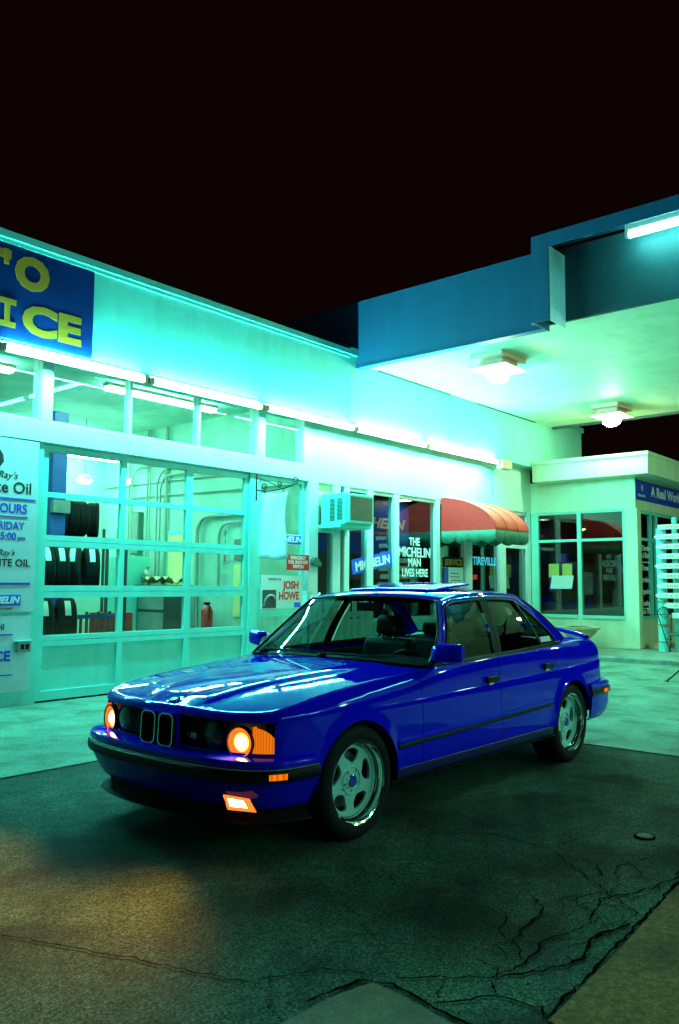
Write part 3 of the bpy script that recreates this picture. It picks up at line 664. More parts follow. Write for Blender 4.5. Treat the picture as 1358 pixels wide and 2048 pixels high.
def valance(p, q, n):
    top, bot = [], []
    for k in range(n*10+1):
        u = k/(n*10); s_ = abs(math.sin(math.pi*k/10)); w = .012*math.sin(k*1.1)
        a = p[0]+(q[0]-p[0])*u; b = p[1]+(q[1]-p[1])*u
        nx, ny = -(q[1]-p[1]), q[0]-p[0]; L = math.hypot(nx, ny); nx, ny = nx/L, ny/L
        top.append((a, b, 2.495)); bot.append((a-nx*w, b-ny*w, 2.30-.055*s_))
    m.grid([top, [tuple((Vector(a_)+Vector(b_))/2) for a_, b_ in zip(top, bot)], bot])
valance((x0, 9.11), (x0, 7.88), 4); valance((x0, 7.88), (x1, 7.88), 4); valance((x1, 7.88), (x1, 9.11), 4)
o = m.build('seam', M['awning_red'], t) if False else None
rb = MB()
for q in (0, 8, 16, 24): rb.tube([(x0+(x1-x0)*q/24, y-.004, z+.004) for y, z in PR], .008, 6)
rb.build('piping', M['awning_red'], t, smooth=50)
o = m.build('valance', M['awning_green'], t, smooth=60); sm = o.modifiers.new('s', 'SOLIDIFY'); sm.thickness = .005
m = MB(); m.tube([(x0+.01, 9.10, 2.5), (x0+.01, 7.9, 2.5), (x1-.01, 7.9, 2.5), (x1-.01, 9.10, 2.5)], .012); m.build('frame', M['grey'], t)
# ---- picket fence
t = thing('picket_fence', 'low white picket fence standing before the shop wall', 'fence', (9.3, 8.2, 0))
m = MB(); m.box(9.0, 10.5, 8.20, 8.225, .35, .43); m.box(9.0, 10.5, 8.20, 8.225, .93, 1.01); m.build('rail', M['lamplit_trim'], t)
for k in range(9):
    x = 9.03+.165*k; h = 1.25+.05*math.sin(k*1.3)
    m = MB(); m.prism([(x, .06), (x+.09, .06), (x+.09, h-.05), (x+.075, h-.02), (x+.045, h+.015), (x+.015, h-.02), (x, h-.05)], 'y', 8.175, 8.199); m.build('picket', M['lamplit_trim'], t)
for x in (9.06, 10.5): m = MB(); m.box(x-.05, x+.05, 8.226, 8.32, 0, 1.3); m.box(x-.065, x+.065, 8.215, 8.335, 1.3, 1.33); m.build('post', M['lamplit_trim'], t)
# ---- urn planter
t = thing('stone_planter', 'wide stone urn planter on the pavement behind the car', 'planter', (17.05, 7.62, .085))
m = MB(); m.lathe([(.001, 0), (.20, 0), (.21, .03), (.13, .07), (.12, .12), (.20, .20), (.33, .32), (.38, .40), (.43, .42), (.44, .46), (.41, .47), (.38, .45)], (17.05, 7.62, .085), n=36); m.build('bowl', M['terracotta'], t, smooth=45)
m = MB(); m.lathe([(.001, .46), (.2, .47), (.385, .44)], (17.05, 7.62, .085), n=24); m.build('soil', M['soil'], t, smooth=60)
# ---- office sign and window papers
t = thing('office_name_sign', 'long blue sign with white lettering under the office eave', 'sign', (19, 6.6, 3.5))
m = MB(); m.box(17.83, 23, 6.605, 6.618, 3.32, 3.76); m.build('panel', M['letter_blue'], t)
m = MB(); flame(m, 18.18, 3.56, .13, 6.60); m.build('flame_logo', M['letter_white'], t)
text('lettering', 'Wilhoite Oil', .085, (17.93, 6.603, 3.40), M['letter_white'], parent=t, align='LEFT')
text('lettering', 'A Real Working', .32, (18.75, 6.603, 3.46), M['letter_white'], parent=t, align='LEFT', bold=.008, width=2.4)
text('lettering', 'Gas Station', .32, (21.3, 6.603, 3.46), M['letter_white'], parent=t, align='LEFT', bold=.008, width=1.7)
t = thing('window_word_list', 'column of white words painted on the narrow office side window', 'lettering', (18.45, 6.67, 1))
for s_, z in (('Full Service', 2.22), ('Gas & Diesel', 2.06), ('Tires', 1.78), ('Service', 1.52), ('Repairs', 1.26), ('Towing', 1.0), ('Since 1926', .82)):
    text('painted_word', s_, .17, (18.45, 6.676, z), M['letter_white'], parent=t, align='CENTER', bold=.004, width=min(.6, .085*len(s_)))
m = MB(); m.box(18.12, 18.76, 6.672, 6.677, 1.95, 1.97); m.box(18.12, 18.76, 6.672, 6.677, .93, .95); m.build('ruled_line', M['letter_white'], t)
def note(nm, lab, cat, y0, y1, z0, z1, m_, tilt=0, x=17.842):
    t = thing(nm, lab, cat, (x, (y0+y1)/2, z0)); m = MB()
    m.prism([(y1, z0), (y0, z0+tilt*.0), (y0-tilt, z1), (y1-tilt, z1)], 'x', x, x+.004); m.build('sheet', m_, t); return t
note('notice', 'yellowish paper notice in the office window, nearer the wall corner', 'notice', 8.44, 8.69, 1.62, 1.93, M['paper_yellow'])
note('notice', 'yellowish paper notice in the office window, nearer the mullion', 'notice', 8.12, 8.36, 1.62, 1.93, M['paper_yellow'])
note('large_notice', 'wide pale blue paper under the two yellow notices', 'notice', 8.13, 8.66, 1.36, 1.66, M['paper'], .05, 17.836)
def crate(nm, lab, cat, x0, x1, y0, y1, z0, z1, m_, lid=True):
    t = thing(nm, lab, cat, ((x0+x1)/2, (y0+y1)/2, z0)); m = MB(); m.box(x0, x1, y0, y1, z0, z1); m.build('body', m_, t, bevel=.01)
    if lid:
        m = MB(); m.box(x0-.01, x1+.01, y0-.01, y1+.01, z1+.001, z1+.03); m.build('lid', M['dark_grey'], t)
    return t
crate('display_box', 'purple display box behind the office window notices', 'box', 18.1, 18.35, 8.55, 8.82, 1.30, 1.95, M['purple'])
crate('display_box', 'small violet box above the office window notices', 'box', 18.1, 18.25, 8.38, 8.6, 1.99, 2.16, M['purple'])
crate('display_counter', 'dark display counter inside the office window', 'counter', 18.2, 18.9, 7.0, 9.0, .1, 1.0, M['wood'])
crate('parcel', 'brown cardboard parcel on the office counter', 'box', 18.3, 18.6, 8.4, 8.65, 1.05, 1.3, M['orange'])
crate('parcel', 'small tan parcel at the right end of the office counter', 'box', 18.3, 18.5, 7.05, 7.3, 1.05, 1.2, M['wood'])
crate('display_shelf', 'tall dark shelf unit at the back of the office', 'shelf', 21.5, 22.0, 8, 11, .1, 2.6, M['wood'])
crate('shop_counter', 'brown counter behind the shop door', 'counter', 15.6, 17.2, 10.2, 10.8, .02, 1.2, M['wood'])
crate('orange_crate', 'orange crate on the counter behind the shop door', 'crate', 16.3, 16.8, 10.25, 10.7, 1.26, 1.6, M['orange'])
crate('shop_shelf', 'dark shelf against the siding in the shop', 'shelf', 12.6, 13.9, 10.3, 10.65, .02, 1.5, M['dark_grey'])
t = thing('shop_ceiling_light', 'lit ceiling light seen through the shop window', 'ceiling light', (14.5, 10.3, 3.29))
m = MB(); m.box(14.36, 14.66, 9.72, 10.65, 3.26, 3.299); m.build('housing', M['halo_fixture'], t); m = MB(); m.box(14.40, 14.62, 9.76, 10.61, 3.245, 3.259); m.build('diffuser', M['shop_tube'], t)
t = thing('office_lamp', 'small lit lamp deep inside the office', 'lamp', (20.5, 9.0, 2.0))
m = MB(); m.lathe([(.001, .1), (.08, .08), (.1, 0)], (20.5, 9.0, 2.9), n=16); m.build('shade', M['grey'], t); m = MB(); m.lathe([(.001, -.03), (.06, 0)], (20.5, 9.0, 2.9), n=12); m.build('bulb', M['shop_tube'], t)
m = MB(); m.tube([(20.5, 9, 3.0), (20.5, 9, 3.3)], .008); m.build('cord', M['black'], t)
# ---- direction sign post with arrow boards
t = thing('direction_signpost', 'white double post stacked with many white arrow boards by the office', 'signpost', (17.75, 6.0, .085))
for x, y, r, h in ((17.60, 6.02, .10, 2.55), (17.95, 5.85, .06, 2.8)):
    m = MB(); m.lathe([(r, 0), (r, h), (.001, h+.02)], (x, y, .085), n=20); m.build('post', M['trim'], t, smooth=40)
for k in range(10):
    z = 2.66-.203*k; yl = 6.03+(.03 if k % 3 == 1 else -.02*(k % 2)); 
    if k > 7: yl = 5.99-.10*(k-7)
    m = MB()
    if k == 0: P = [(yl, z-.05), (yl, z+.05), (4.9, z+.05), (4.9, z-.05)]
    else: P = [(yl+.06, z), (yl-.01, z+.055), (4.95+.05*(k % 3), z+.055), (4.95+.05*(k % 3), z-.055), (yl-.01, z-.055)]
    m.prism(P, 'x', 17.44, 17.47); b = m.build('arrow_board', M['letter_white'], t, bevel=.004)
    rnd = random.Random(k); m = MB(); y = yl-.16
    while y > 5.2:
        w = rnd.uniform(.02, .045); m.box(17.435, 17.439, y-w, y, z-.02, z+.02); y -= w+.018+(.05 if rnd.random() < .2 else 0)
    m.build('faded_lettering', mat('faded_red', (.75, .42, .40), .6) if k == 0 else bpy.data.materials['faded_red'], b)
for z in (1.03, .55, .2):
    m = MB(); m.lathe([(.105, -.012), (.115, -.012), (.115, .012), (.105, .012), (.105, -.012)], (17.60, 6.02, .085+z), n=20); m.build('strap', M['brass'], t)
t = thing('wire_plant_stand', 'slim black wire cone stand leaning by the signpost', 'plant stand', (17.4, 5.85, .085))
m = MB(); P = [(17.42, 6.06, 1.05)]
arc = [(17.42, 5.93+.14*math.cos(a), .85+.15*math.sin(a)) for a in [math.pi*k/12 for k in range(13)]]
m.tube(arc+[(17.42, 5.83, .09+.0)], .010, 6); m.tube([arc[0], arc[-1]], .008, 6); m.tube([(17.42, 6.07, .85), (17.42, 5.84, .09)], .010, 6)
m.tube([(17.42, 5.93+.09*math.cos(a), .88+.09*math.sin(a)) for a in [2*math.pi*k/12 for k in range(12)]], .006, 6, closed=True)
for z in (.6, .35): m.tube([(17.42, 5.83+.24*(z-.09)/.76, z), (17.42, 5.79, z)], .007, 6)
m.build('wire_frame', M['iron'], t, smooth=60)
t = thing('iron_table', 'black wrought iron table with splayed feet at the right edge', 'table', (12.9, 4.0, .01))
for a in (2.0, 3.9, 5.9, .4):
    dx, dy = math.cos(a)*.36, math.sin(a)*.36
    m = MB(); m.tube([(12.95+dx, 4.02+dy, .02), (12.95+dx*.85, 4.02+dy*.85, .06), (12.95+dx*.5, 4.02+dy*.5, .18), (12.95+dx*.15, 4.02+dy*.15, .24), (12.95, 4.02, .26)], .012, 8)
    m.lathe([(.001, .0), (.035, .0), (.03, .014), (.001, .016)], (12.95+dx, 4.02+dy, .006), n=12); m.build('leg', M['iron'], t, smooth=50)
m = MB(); m.tube([(12.95, 4.02, .2), (12.95, 4.02, .70)], .02, 10); m.lathe([(.001, 0), (.32, 0), (.33, .012), (.32, .022), (.001, .022)], (12.95, 4.02, .70), n=32); m.build('top', M['iron'], t, smooth=40)

# ================================================================== THINGS IN THE GARAGE
def tyre_obj(name, label, c, R=.33, w=.21, rot=0, group=None, lab=False, tilt=0):
    t = thing(name, label, 'tyre', (0, 0, 0), group)
    P = [(R*.62, -w*.40), (R*.70, -w*.5), (R*.86, -w*.5), (R*.96, -w*.43), (R, -w*.33)]
    for k in range(5): P += [(R, -w*.3+w*.12*k), (R*.985, -w*.29+w*.12*k), (R*.985, -w*.23+w*.12*k), (R, -w*.22+w*.12*k)]
    P += [(R, w*.33), (R*.96, w*.43), (R*.86, w*.5), (R*.70, w*.5), (R*.62, w*.40), (R*.60, 0), (R*.62, -w*.40)]
    m = MB(); m.lathe(P, (0, 0, 0), 'y', 36); m.build('tread', M['rubber'], t, smooth=40, local=True)
    if lab:
        m = MB(); m.grid([[((R+.004)*math.cos(a), h, (R+.004)*math.sin(a)) for a in [R_(118+7*k) for k in range(7)]] for h in (-.04, .04)]); m.build('paper_label', M['label'], t, local=True)
    t.location = c; t.rotation_euler = (tilt, 0, rot); return t
G = 'tyres stored in the garage'
for x, y, r, l in ((7.52, 12.6, 1.42, 'dark tyre on the upper rack half behind the blue column'), (7.74, 12.6, 1.38, 'dark tyre on the upper rack beside the blue column'), (7.95, 12.6, 1.34, 'dark tyre on the upper rack, next to the angled one'), (8.22, 12.6, .95, 'angled tyre at the outer end of the upper rack')):
    tyre_obj('tyre', l, (x, y, 2.53), .31, .20, r, G)
for x, y, r, l in ((6.42, 11.1, 1.3, 'labelled tyre at the far left of the middle rack'), (6.68, 11.1, 1.2, 'labelled tyre second from left on the middle rack'), (6.93, 11.1, .95, 'tyre with slanting label on the middle rack'), (7.22, 11.1, 1.1, 'labelled tyre at the outer end of the middle rack')):
    tyre_obj('tyre', l, (x, y, 1.62), .36, .23, r, G, True)
for x, y, r, l in ((6.12, 10.55, 1.2, 'labelled tyre low down at the left of the garage door'), (6.45, 10.5, 1.15, 'large tyre with striped label low behind the garage door')):
    tyre_obj('tyre', l, (x, y, .86), .36, .25, r, G, True)
t = thing('tyre_rack', 'low dark steel rack holding the labelled tyres behind the door', 'rack', (6.8, 11.4, 0))
for x in (6.0, 7.72):
    for y in (10.9, 11.4): m = MB(); m.box(x-.02, x+.02, y-.02, y+.02, .012, 2.0); m.build('post', M['dark_grey'], t)
for z in (.40, 1.25):
    m = MB(); m.box(5.9, 7.95, 10.92, 10.95, z, z+.035); m.box(5.9, 7.95, 11.35, 11.38, z, z+.035); m.build('shelf', M['dark_grey'], t)
t = thing('tyre_rack', 'taller tyre rack behind the blue lift column', 'rack', (8, 12.6, 0))
for x in (7.3, 8.62):
    for y in (12.4, 12.85): m = MB(); m.box(x-.02, x+.02, y-.02, y+.02, .012, 2.4); m.build('post', M['dark_grey'], t)
m = MB(); m.box(7.3, 8.62, 12.4, 12.85, 2.17, 2.215); m.build('shelf', M['dark_grey'], t)
t = thing('tyre_stand', 'low steel stand carrying two tyres behind the door', 'stand', (6.3, 10.5, 0))
m = MB(); m.box(5.9, 6.8, 10.35, 10.39, .46, .50); m.box(5.9, 6.8, 10.62, 10.66, .46, .50); m.build('rail', M['lift_blue'], t)
for x in (5.92, 6.78): m = MB(); m.box(x-.02, x+.02, 10.34, 10.67, .012, .459); m.build('leg', M['lift_blue'], t)
t = thing('lift_column', 'tall blue vehicle lift column inside the garage', 'vehicle lift', (7.2, 12.1, 0))
m = MB(); m.box(7.06, 7.32, 12.0, 12.2, .03, 4.2); m.build('column', M['lift_blue'], t, bevel=.01); m = MB(); m.box(6.9, 7.5, 11.9, 12.3, .012, .03); m.build('base_plate', M['lift_blue'], t)
m = MB(); m.box(7.04, 7.34, 11.90, 11.999, 2.55, 2.75); m.build('carriage', M['grey'], t)
t = thing('tool_chest', 'red tool chest beside the tyre rack', 'tool chest', (8.0, 11.6, 0))
m = MB(); m.box(7.75, 8.25, 11.4, 11.9, .10, .95); m.build('body', M['tool_red'], t, bevel=.01)
for k in range(4): m = MB(); m.box(7.77, 8.23, 11.38, 11.399, .14+.2*k, .31+.2*k); m.build('drawer', M['tool_red'], t, bevel=.004)
for x in (7.8, 8.2): m = MB(); m.lathe([(.045, -.02), (.045, .02)], (x, 11.5, .057), 'y', 14); m.build('wheel', M['black'], t)
t = thing('tool_trolley', 'red upright trolley with hanging tools in the garage', 'trolley', (7.3, 10.9, 0))
m = MB()
for k in range(7): m.box(6.95+.10*k, 6.985+.10*k, 10.9, 10.93, .30, .95+.05*(k % 2))
m.build('bar', M['tool_red'], t); m = MB(); m.box(6.9, 7.68, 10.88, 10.899, .90, .96); m.box(6.9, 7.68, 10.88, 10.899, .32, .38); m.box(6.9, 6.94, 10.8, 11.0, .012, .32); m.box(7.64, 7.68, 10.8, 11.0, .012, .32); m.build('frame', M['lift_blue'], t)
t = thing('white_cabinet', 'tall pale metal cabinet at the back of the garage', 'cabinet', (9.45, 13.2, 0))
m = MB(); m.box(9.15, 9.75, 13.0, 13.5, .03, 1.93); m.build('body', M['white'], t, bevel=.01); m = MB(); m.box(9.17, 9.73, 12.98, 12.999, .05, 1.9); m.build('door', M['white'], t, bevel=.004); m = MB(); m.box(9.66, 9.69, 12.95, 12.979, .9, 1.1); m.build('handle', M['grey'], t)
t = thing('workbench', 'dark workbench with drawers along the garage side wall', 'workbench', (9.7, 12.7, 0))
m = MB(); m.box(9.45, 10.03, 12.1, 12.95, .012, 1.35); m.build('body', M['dark_grey'], t, bevel=.008); m = MB(); m.box(9.40, 10.035, 12.05, 12.97, 1.352, 1.40); m.build('top', M['wood'], t)
for k in range(3): m = MB(); m.box(9.43, 9.449, 12.15, 12.9, .15+.4*k, .5+.4*k); m.build('drawer', M['grey'], t)
t = thing('dust_sheet', 'crumpled yellowish sheet lying on the workbench', 'sheet', (9.7, 12.4, 1.4))
m = MB(); m.grid([[(9.42+.56*q/8, 12.08+.7*k/8, 1.41+.08*math.sin(q*1.3+k)*math.sin(k*.9+1)+.08) for q in range(9)] for k in range(9)]); o = m.build('fabric', M['cream'], t, smooth=60); o.modifiers.new('s', 'SOLIDIFY').thickness = .006
t = thing('globe_lamp', 'small silvery round tank on the workbench', 'tank', (9.6, 12.85, 1.4))
m = MB(); m.lathe([(.001, 0), (.07, 0), (.06, .05), (.10, .12), (.11, .18), (.08, .26), (.03, .29), (.03, .34), (.001, .34)], (9.6, 12.85, 1.401), n=18); m.build('shell', M['grey'], t, smooth=40)
def pipe(lab, pts, r, m_='garage_wall'):
    o = MB(); o.tube(pts, r, 8); x = o.build('conduit', M[m_], smooth=50); tag(x, lab, 'conduit', 'conduits on the garage wall'); return x
def up_arc(y, z0, z1, r, s=-1, X=10.0, L=1.2):
    P = [(X, y, z0)]
    for k in range(7): a = k*math.pi/12; P.append((X, y+s*r*(1-math.cos(a)), z1-r+r*math.sin(a)))
    P.append((X, y+s*(r+L), z1)); return P
m_ = mat('conduit_paint', (.28, .36, .32), .5); M['conduit'] = m_
pipe('thick arched conduit rising beside the yellow door', up_arc(11.90, .012, 2.66, .3, -1, 9.99, .9), .035, 'conduit')
pipe('thinner arched conduit left of the framed notice', up_arc(11.30, 1.2, 2.52, .25, -1, 9.99, .3), .025, 'conduit')
pipe('straight conduit nearest the back corner of the garage', [(10.0, 14.07, .012), (10.0, 14.07, 4.48)], .018, 'conduit')
pipe('conduit bending at the top near the back corner', up_arc(13.94, 1.9, 3.75, .3, -1, 9.99, .8), .018, 'conduit')
pipe('straight conduit above the pale cabinet', [(10.0, 13.46, .012), (10.0, 13.46, 4.48)], .02, 'conduit')
pipe('second straight conduit above the pale cabinet', [(10.0, 13.38, .012), (10.0, 13.38, 4.48)], .014, 'conduit')
pipe('tall bent conduit above the workbench', up_arc(13.14, 1.5, 3.66, .35, -1, 9.99, 1.6), .022, 'conduit')
pipe('lower bent conduit above the workbench', up_arc(13.02, 1.5, 3.52, .30, -1, 9.98, 1.9), .02, 'conduit')
pipe('conduit running level along the garage side wall', [(10.02, 14.9, 3.42), (10.02, 9.5, 3.40)], .016, 'conduit')
pipe('lower level conduit along the garage side wall', [(10.015, 14.0, 3.15), (10.015, 9.5, 3.10)], .016, 'conduit')
pipe('straight conduit just past the workbench', [(10.0, 12.86, 1.41), (10.0, 12.86, 4.48)], .03, 'conduit')
t = thing('fuse_box', 'grey fuse box on the garage side wall', 'fuse box', (10, 13.7, 2.3)); m = MB(); m.box(9.93, 10.048, 13.62, 13.86, 2.0, 2.85); m.build('body', M['awning_green'], t, bevel=.006); m = MB(); m.box(9.92, 9.929, 13.64, 13.84, 2.03, 2.82); m.build('door', M['grey'], t)
t = thing('inner_door', 'bright yellowish doorway in the garage side wall', 'door', (10.04, 12.5, 0)); m = MB(); m.box(10.03, 10.049, 12.24, 12.8, .012, 2.36); m.build('leaf', M['yellow_door'], t); m = MB(); m.box(10.02, 10.049, 12.18, 12.239, .012, 2.42); m.box(10.02, 10.049, 12.801, 12.86, .012, 2.42); m.box(10.02, 10.049, 12.239, 12.801, 2.361, 2.42); m.build('frame', M['trim'], t)
t = thing('framed_notice', 'grey framed notice high on the garage side wall', 'notice', (10.04, 10.8, 2.1)); m = MB(); m.box(10.03, 10.049, 10.67, 10.93, 1.85, 2.22); m.build('sheet', M['mesh_grey'], t)
t = thing('yellow_panel', 'tall pale yellow panel under the framed notice', 'panel', (10.04, 10.8, 1.4)); m = MB(); m.box(10.03, 10.049, 10.66, 10.94, .85, 1.77); m.build('sheet', M['yellow_door'], t)
t = thing('fire_extinguisher', 'red fire extinguisher standing by the garage side wall', 'fire extinguisher', (9.8, 11.42, .5))
m = MB(); m.lathe([(.001, 0), (.10, 0), (.105, .02), (.105, .42), (.07, .50), (.03, .53)], (9.85, 11.42, .52), n=20); m.build('bottle', M['tool_red'], t, smooth=40)
m = MB(); m.box(9.82, 9.88, 11.37, 11.47, 1.051, 1.10); m.tube([(9.85, 11.37, 1.08), (9.80, 11.30, 1.0), (9.80, 11.30, .8)], .012); m.build('valve', M['black'], t)
m = MB(); m.box(9.70, 10.04, 11.28, 11.56, .012, .519); m.build('plinth', M['grey'], t)
t = thing('vertical_fire_sign', 'narrow white strip with red letters above the extinguisher', 'sign', (10.04, 11.17, 1.9)); m = MB(); m.box(10.035, 10.049, 11.10, 11.24, 1.80, 2.42); m.build('strip', M['white'], t)
for k, ch in enumerate('FIRE'): text('lettering', ch, .14, (10.033, 11.17, 2.28-.145*k), M['red'], 'B', t, 'CENTER', bold=.004)
for x0, x1, y, z, l in ((7.6, 9.4, 13.6, 3.80, 'lit tube hanging at the back of the garage, nearer one'), (7.6, 9.6, 14.4, 4.0, 'lit tube hanging at the back of the garage, farther one'), (3.8, 5.8, 11.0, 4.42, 'unseen ceiling tube added to light the garage front, near end'), (7.2, 9.4, 10.8, 4.42, 'unseen ceiling tube added to light the garage front, far end')):  # the front tubes are unseen, added to light the garage walls
    t = thing('garage_light', l, 'ceiling light', ((x0+x1)/2, y, z), 'tubes on the garage ceiling')
    m = MB(); m.box(x0, x1, y-.08, y+.08, z+.03, z+.07); m.build('housing', M['halo_fixture'], t)
    m = MB(); m.tube([(x0+.03, y-.05, z), (x1-.03, y-.05, z)], .028, 8); m.tube([(x0+.03, y+.05, z), (x1-.03, y+.05, z)], .028, 8); m.build('tube', M['garage_tube'], t)
    m = MB(); m.tube([(x0+.3, y, z+.071), (x0+.3, y, 4.5)], .006); m.tube([(x1-.3, y, z+.071), (x1-.3, y, 4.5)], .006); m.build('hanger', M['grey'], t)
t = thing('dome_lamp', 'small glowing dome lamp hanging in the garage', 'lamp', (8.6, 13.4, 3.3)); m = MB(); m.lathe([(.001, .12), (.08, .10), (.17, .0)], (8.6, 13.5, 3.34), n=20); m.build('shade', M['trim'], t, smooth=60)
m = MB(); m.lathe([(.001, -.06), (.10, -.05), (.14, .0)], (8.6, 13.5, 3.335), n=20); m.build('bulb', M['garage_tube'], t, smooth=60); m = MB(); m.tube([(8.6, 13.5, 3.46), (8.6, 13.5, 4.5)], .006); m.build('cord', M['black'], t)
# ================================================================== THE CAR
# car space: x rearwards from the front axle, y < 0 the driver's side (towards the camera), z up from the ground
M['paint'] = mat('blue_paint', (.003, .006, .90), .7, spec=.0, coat=1.0)
M['paint'].node_tree.nodes['Principled BSDF'].inputs['Coat Roughness'].default_value = .03
M['paint'].node_tree.nodes['Principled BSDF'].inputs['Coat IOR'].default_value = 1.42
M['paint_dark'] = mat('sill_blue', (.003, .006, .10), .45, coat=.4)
M['plastic'] = mat('black_plastic', (.005, .006, .014), .45, spec=.25)
M['rubber_trim'] = mat('rubber_trim', (.008, .014, .012), .4, spec=.3)
M['pillar_black'] = mat('pillar_black', (.010, .022, .018), .6, spec=.12)
M['chrome'] = mat('chrome', (.85, .9, .9), .10, metal=1)
M['alloy'] = mat('alloy_silver', (.50, .97, .84), .4, spec=.6, coat=.3)
M['lip'] = mat('polished_lip', (.80, .98, .92), .10, metal=1)
M['windshield'] = glassmat('windshield_glass', (.80, .92, .88), boost=.0)
M['side_glass'] = glassmat('side_glass', (.15, .23, .20), boost=.02)
M['seat'] = mat('seat_leather', (.012, .018, .035), .55)
M['cabin'] = mat('cabin_dark', (.010, .012, .014), .7)
M['lamp_core'] = glow('headlamp_core', (1.0, .62, .22), 40)
M['lamp_ring'] = ribglow('headlamp_reflector', (1.0, .07, .006), (1.0, .20, .02), 1.7, 40, 'Y')
M['lamp_mid'] = glow('headlamp_bright_ring', (1.0, .42, .07), 3.2)
M['amber'] = ribglow('amber_lens', (.85, .11, .001), (1.0, .27, .01), .85, 26, 'Y')
M['amber_dim'] = ribglow('marker_lens', (.8, .09, .001), (1.0, .28, .005), 1.0, 20, 'Y')
M['fog_core'] = glow('fog_core', (1.0, .60, .22), 32)
M['fog_lens'] = ribglow('fog_lens', (1.0, .08, .005), (1.0, .3, .03), 1.7, 30, 'Y')
M['red_lens'] = mat('tail_lens', (.5, .01, .01), .2, coat=1)
M['lens_dark'] = mat('lens_dark', (.05, .05, .05), .1, coat=1)
M['roof_skin'] = M['paint']

CAR = thing('parked_sedan', 'deep blue four door sedan with lit lamps, raised sunroof and silver deep dish wheels', 'car', (3.7464, 3.8567, 0))
CAR.rotation_euler = (0, 0, -0.00534)
def lerp(a, b, t): return a+(b-a)*t
def curve(keys):
    xs = [k[0] for k in keys]; ys = [k[1] for k in keys]; n = len(xs); mm = []
    for i in range(n):
        if i == 0: mm.append((ys[1]-ys[0])/(xs[1]-xs[0]))
        elif i == n-1: mm.append((ys[-1]-ys[-2])/(xs[-1]-xs[-2]))
        else: mm.append(((ys[i+1]-ys[i])/(xs[i+1]-xs[i])+(ys[i]-ys[i-1])/(xs[i]-xs[i-1]))/2)
    def f(x):
        x = max(xs[0], min(xs[-1], x)); i = 0
        while i < n-2 and x > xs[i+1]: i += 1
        h = xs[i+1]-xs[i]; t = (x-xs[i])/h
        return (2*t**3-3*t*t+1)*ys[i]+(t**3-2*t*t+t)*h*mm[i]+(-2*t**3+3*t*t)*ys[i+1]+(t**3-t*t)*h*mm[i+1]
    return f
PLAN = [(-.735, 0), (-.733, .2), (-.722, .38), (-.70, .52), (-.665, .64), (-.62, .725), (-.555, .78), (-.46, .815), (-.345, .838), (-.2, .85), (0, .860), (.4, .869), (.9, .874), (1.5, .876), (2.1, .874), (2.5, .871), (2.761, .868), (3.1, .855), (3.35, .828), (3.5, .795), (3.60, .745), (3.66, .66), (3.69, .48), (3.70, .25), (3.705, 0)]
def cr(i, t):
    P = PLAN; p = [P[max(0, i-1)] if i > 0 else (P[1][0], -P[1][1]), P[i], P[i+1], P[i+2] if i+2 < len(P) else (P[-2][0], -P[-2][1])]
    o = []
    for k in (0, 1): o.append(.5*((2*p[1][k])+(-p[0][k]+p[2][k])*t+(2*p[0][k]-5*p[1][k]+4*p[2][k]-p[3][k])*t*t+(-p[0][k]+3*p[1][k]-3*p[2][k]+p[3][k])*t**3))
    return o
def plan(s):
    i = min(int(s), len(PLAN)-2); return cr(i, s-i)
def plan_n(s):
    a = plan(max(0, s-.02)); b = plan(min(len(PLAN)-1.0001, s+.02)); dx, dy = b[0]-a[0], b[1]-a[1]; L = math.hypot(dx, dy)
    return (-dy/L, dx/L)          # outward for y>0 half
def s_at(x):
    lo, hi = 4., 20.
    for _ in range(40):
        mid = (lo+hi)/2
        if plan(mid)[0] < x: lo = mid
        else: hi = mid
    return lo
AF, AR, WZ, AW = 0.0, 2.761, .318, .345
ZT = curve([(-.74, .725), (-.66, .742), (-.5, .775), (-.3, .808), (0, .842), (.4, .876), (.75, .900), (1.2, .912), (1.6, .925), (2.1, .937), (2.5, .948), (2.9, .962), (3.2, .968), (3.5, .955), (3.7, .925)])
DD = curve([(-.74, .045), (-.5, .06), (-.2, .10), (.2, .115), (.5, .10), (.7, .055), (1.0, .030), (2.3, .030), (2.6, .05), (2.9, .10), (3.4, .12), (3.7, .06)])
HH = curve([(-.74, .028), (-.6, .045), (-.3, .09), (0, .11), (.5, .11), (1.0, .10), (2.5, .10), (3.0, .13), (3.5, .14), (3.7, .10)])
ZC = lambda x: .728+.019*(x-.6)
CROWN = curve([(-.74, .010), (-.5, .024), (0, .036), (.7, .030), (2.7, .02), (3.2, .030), (3.7, .012)])
def arch_x(x):
    for c in (AF, AR):
        if abs(x-c) < AW+1e-6: return WZ+math.sqrt(max(0, AW*AW-(x-c)**2))
    return None
def arch_push(x, z):
    b = 0
    for c, amp in ((AF, .012), (AR, .022)):
        d = math.hypot(x-c, z-WZ)-AW
        if z > WZ-.1 and d < .075: b = max(b, amp*(1-max(0, d)/.075)**1.5)
    return b
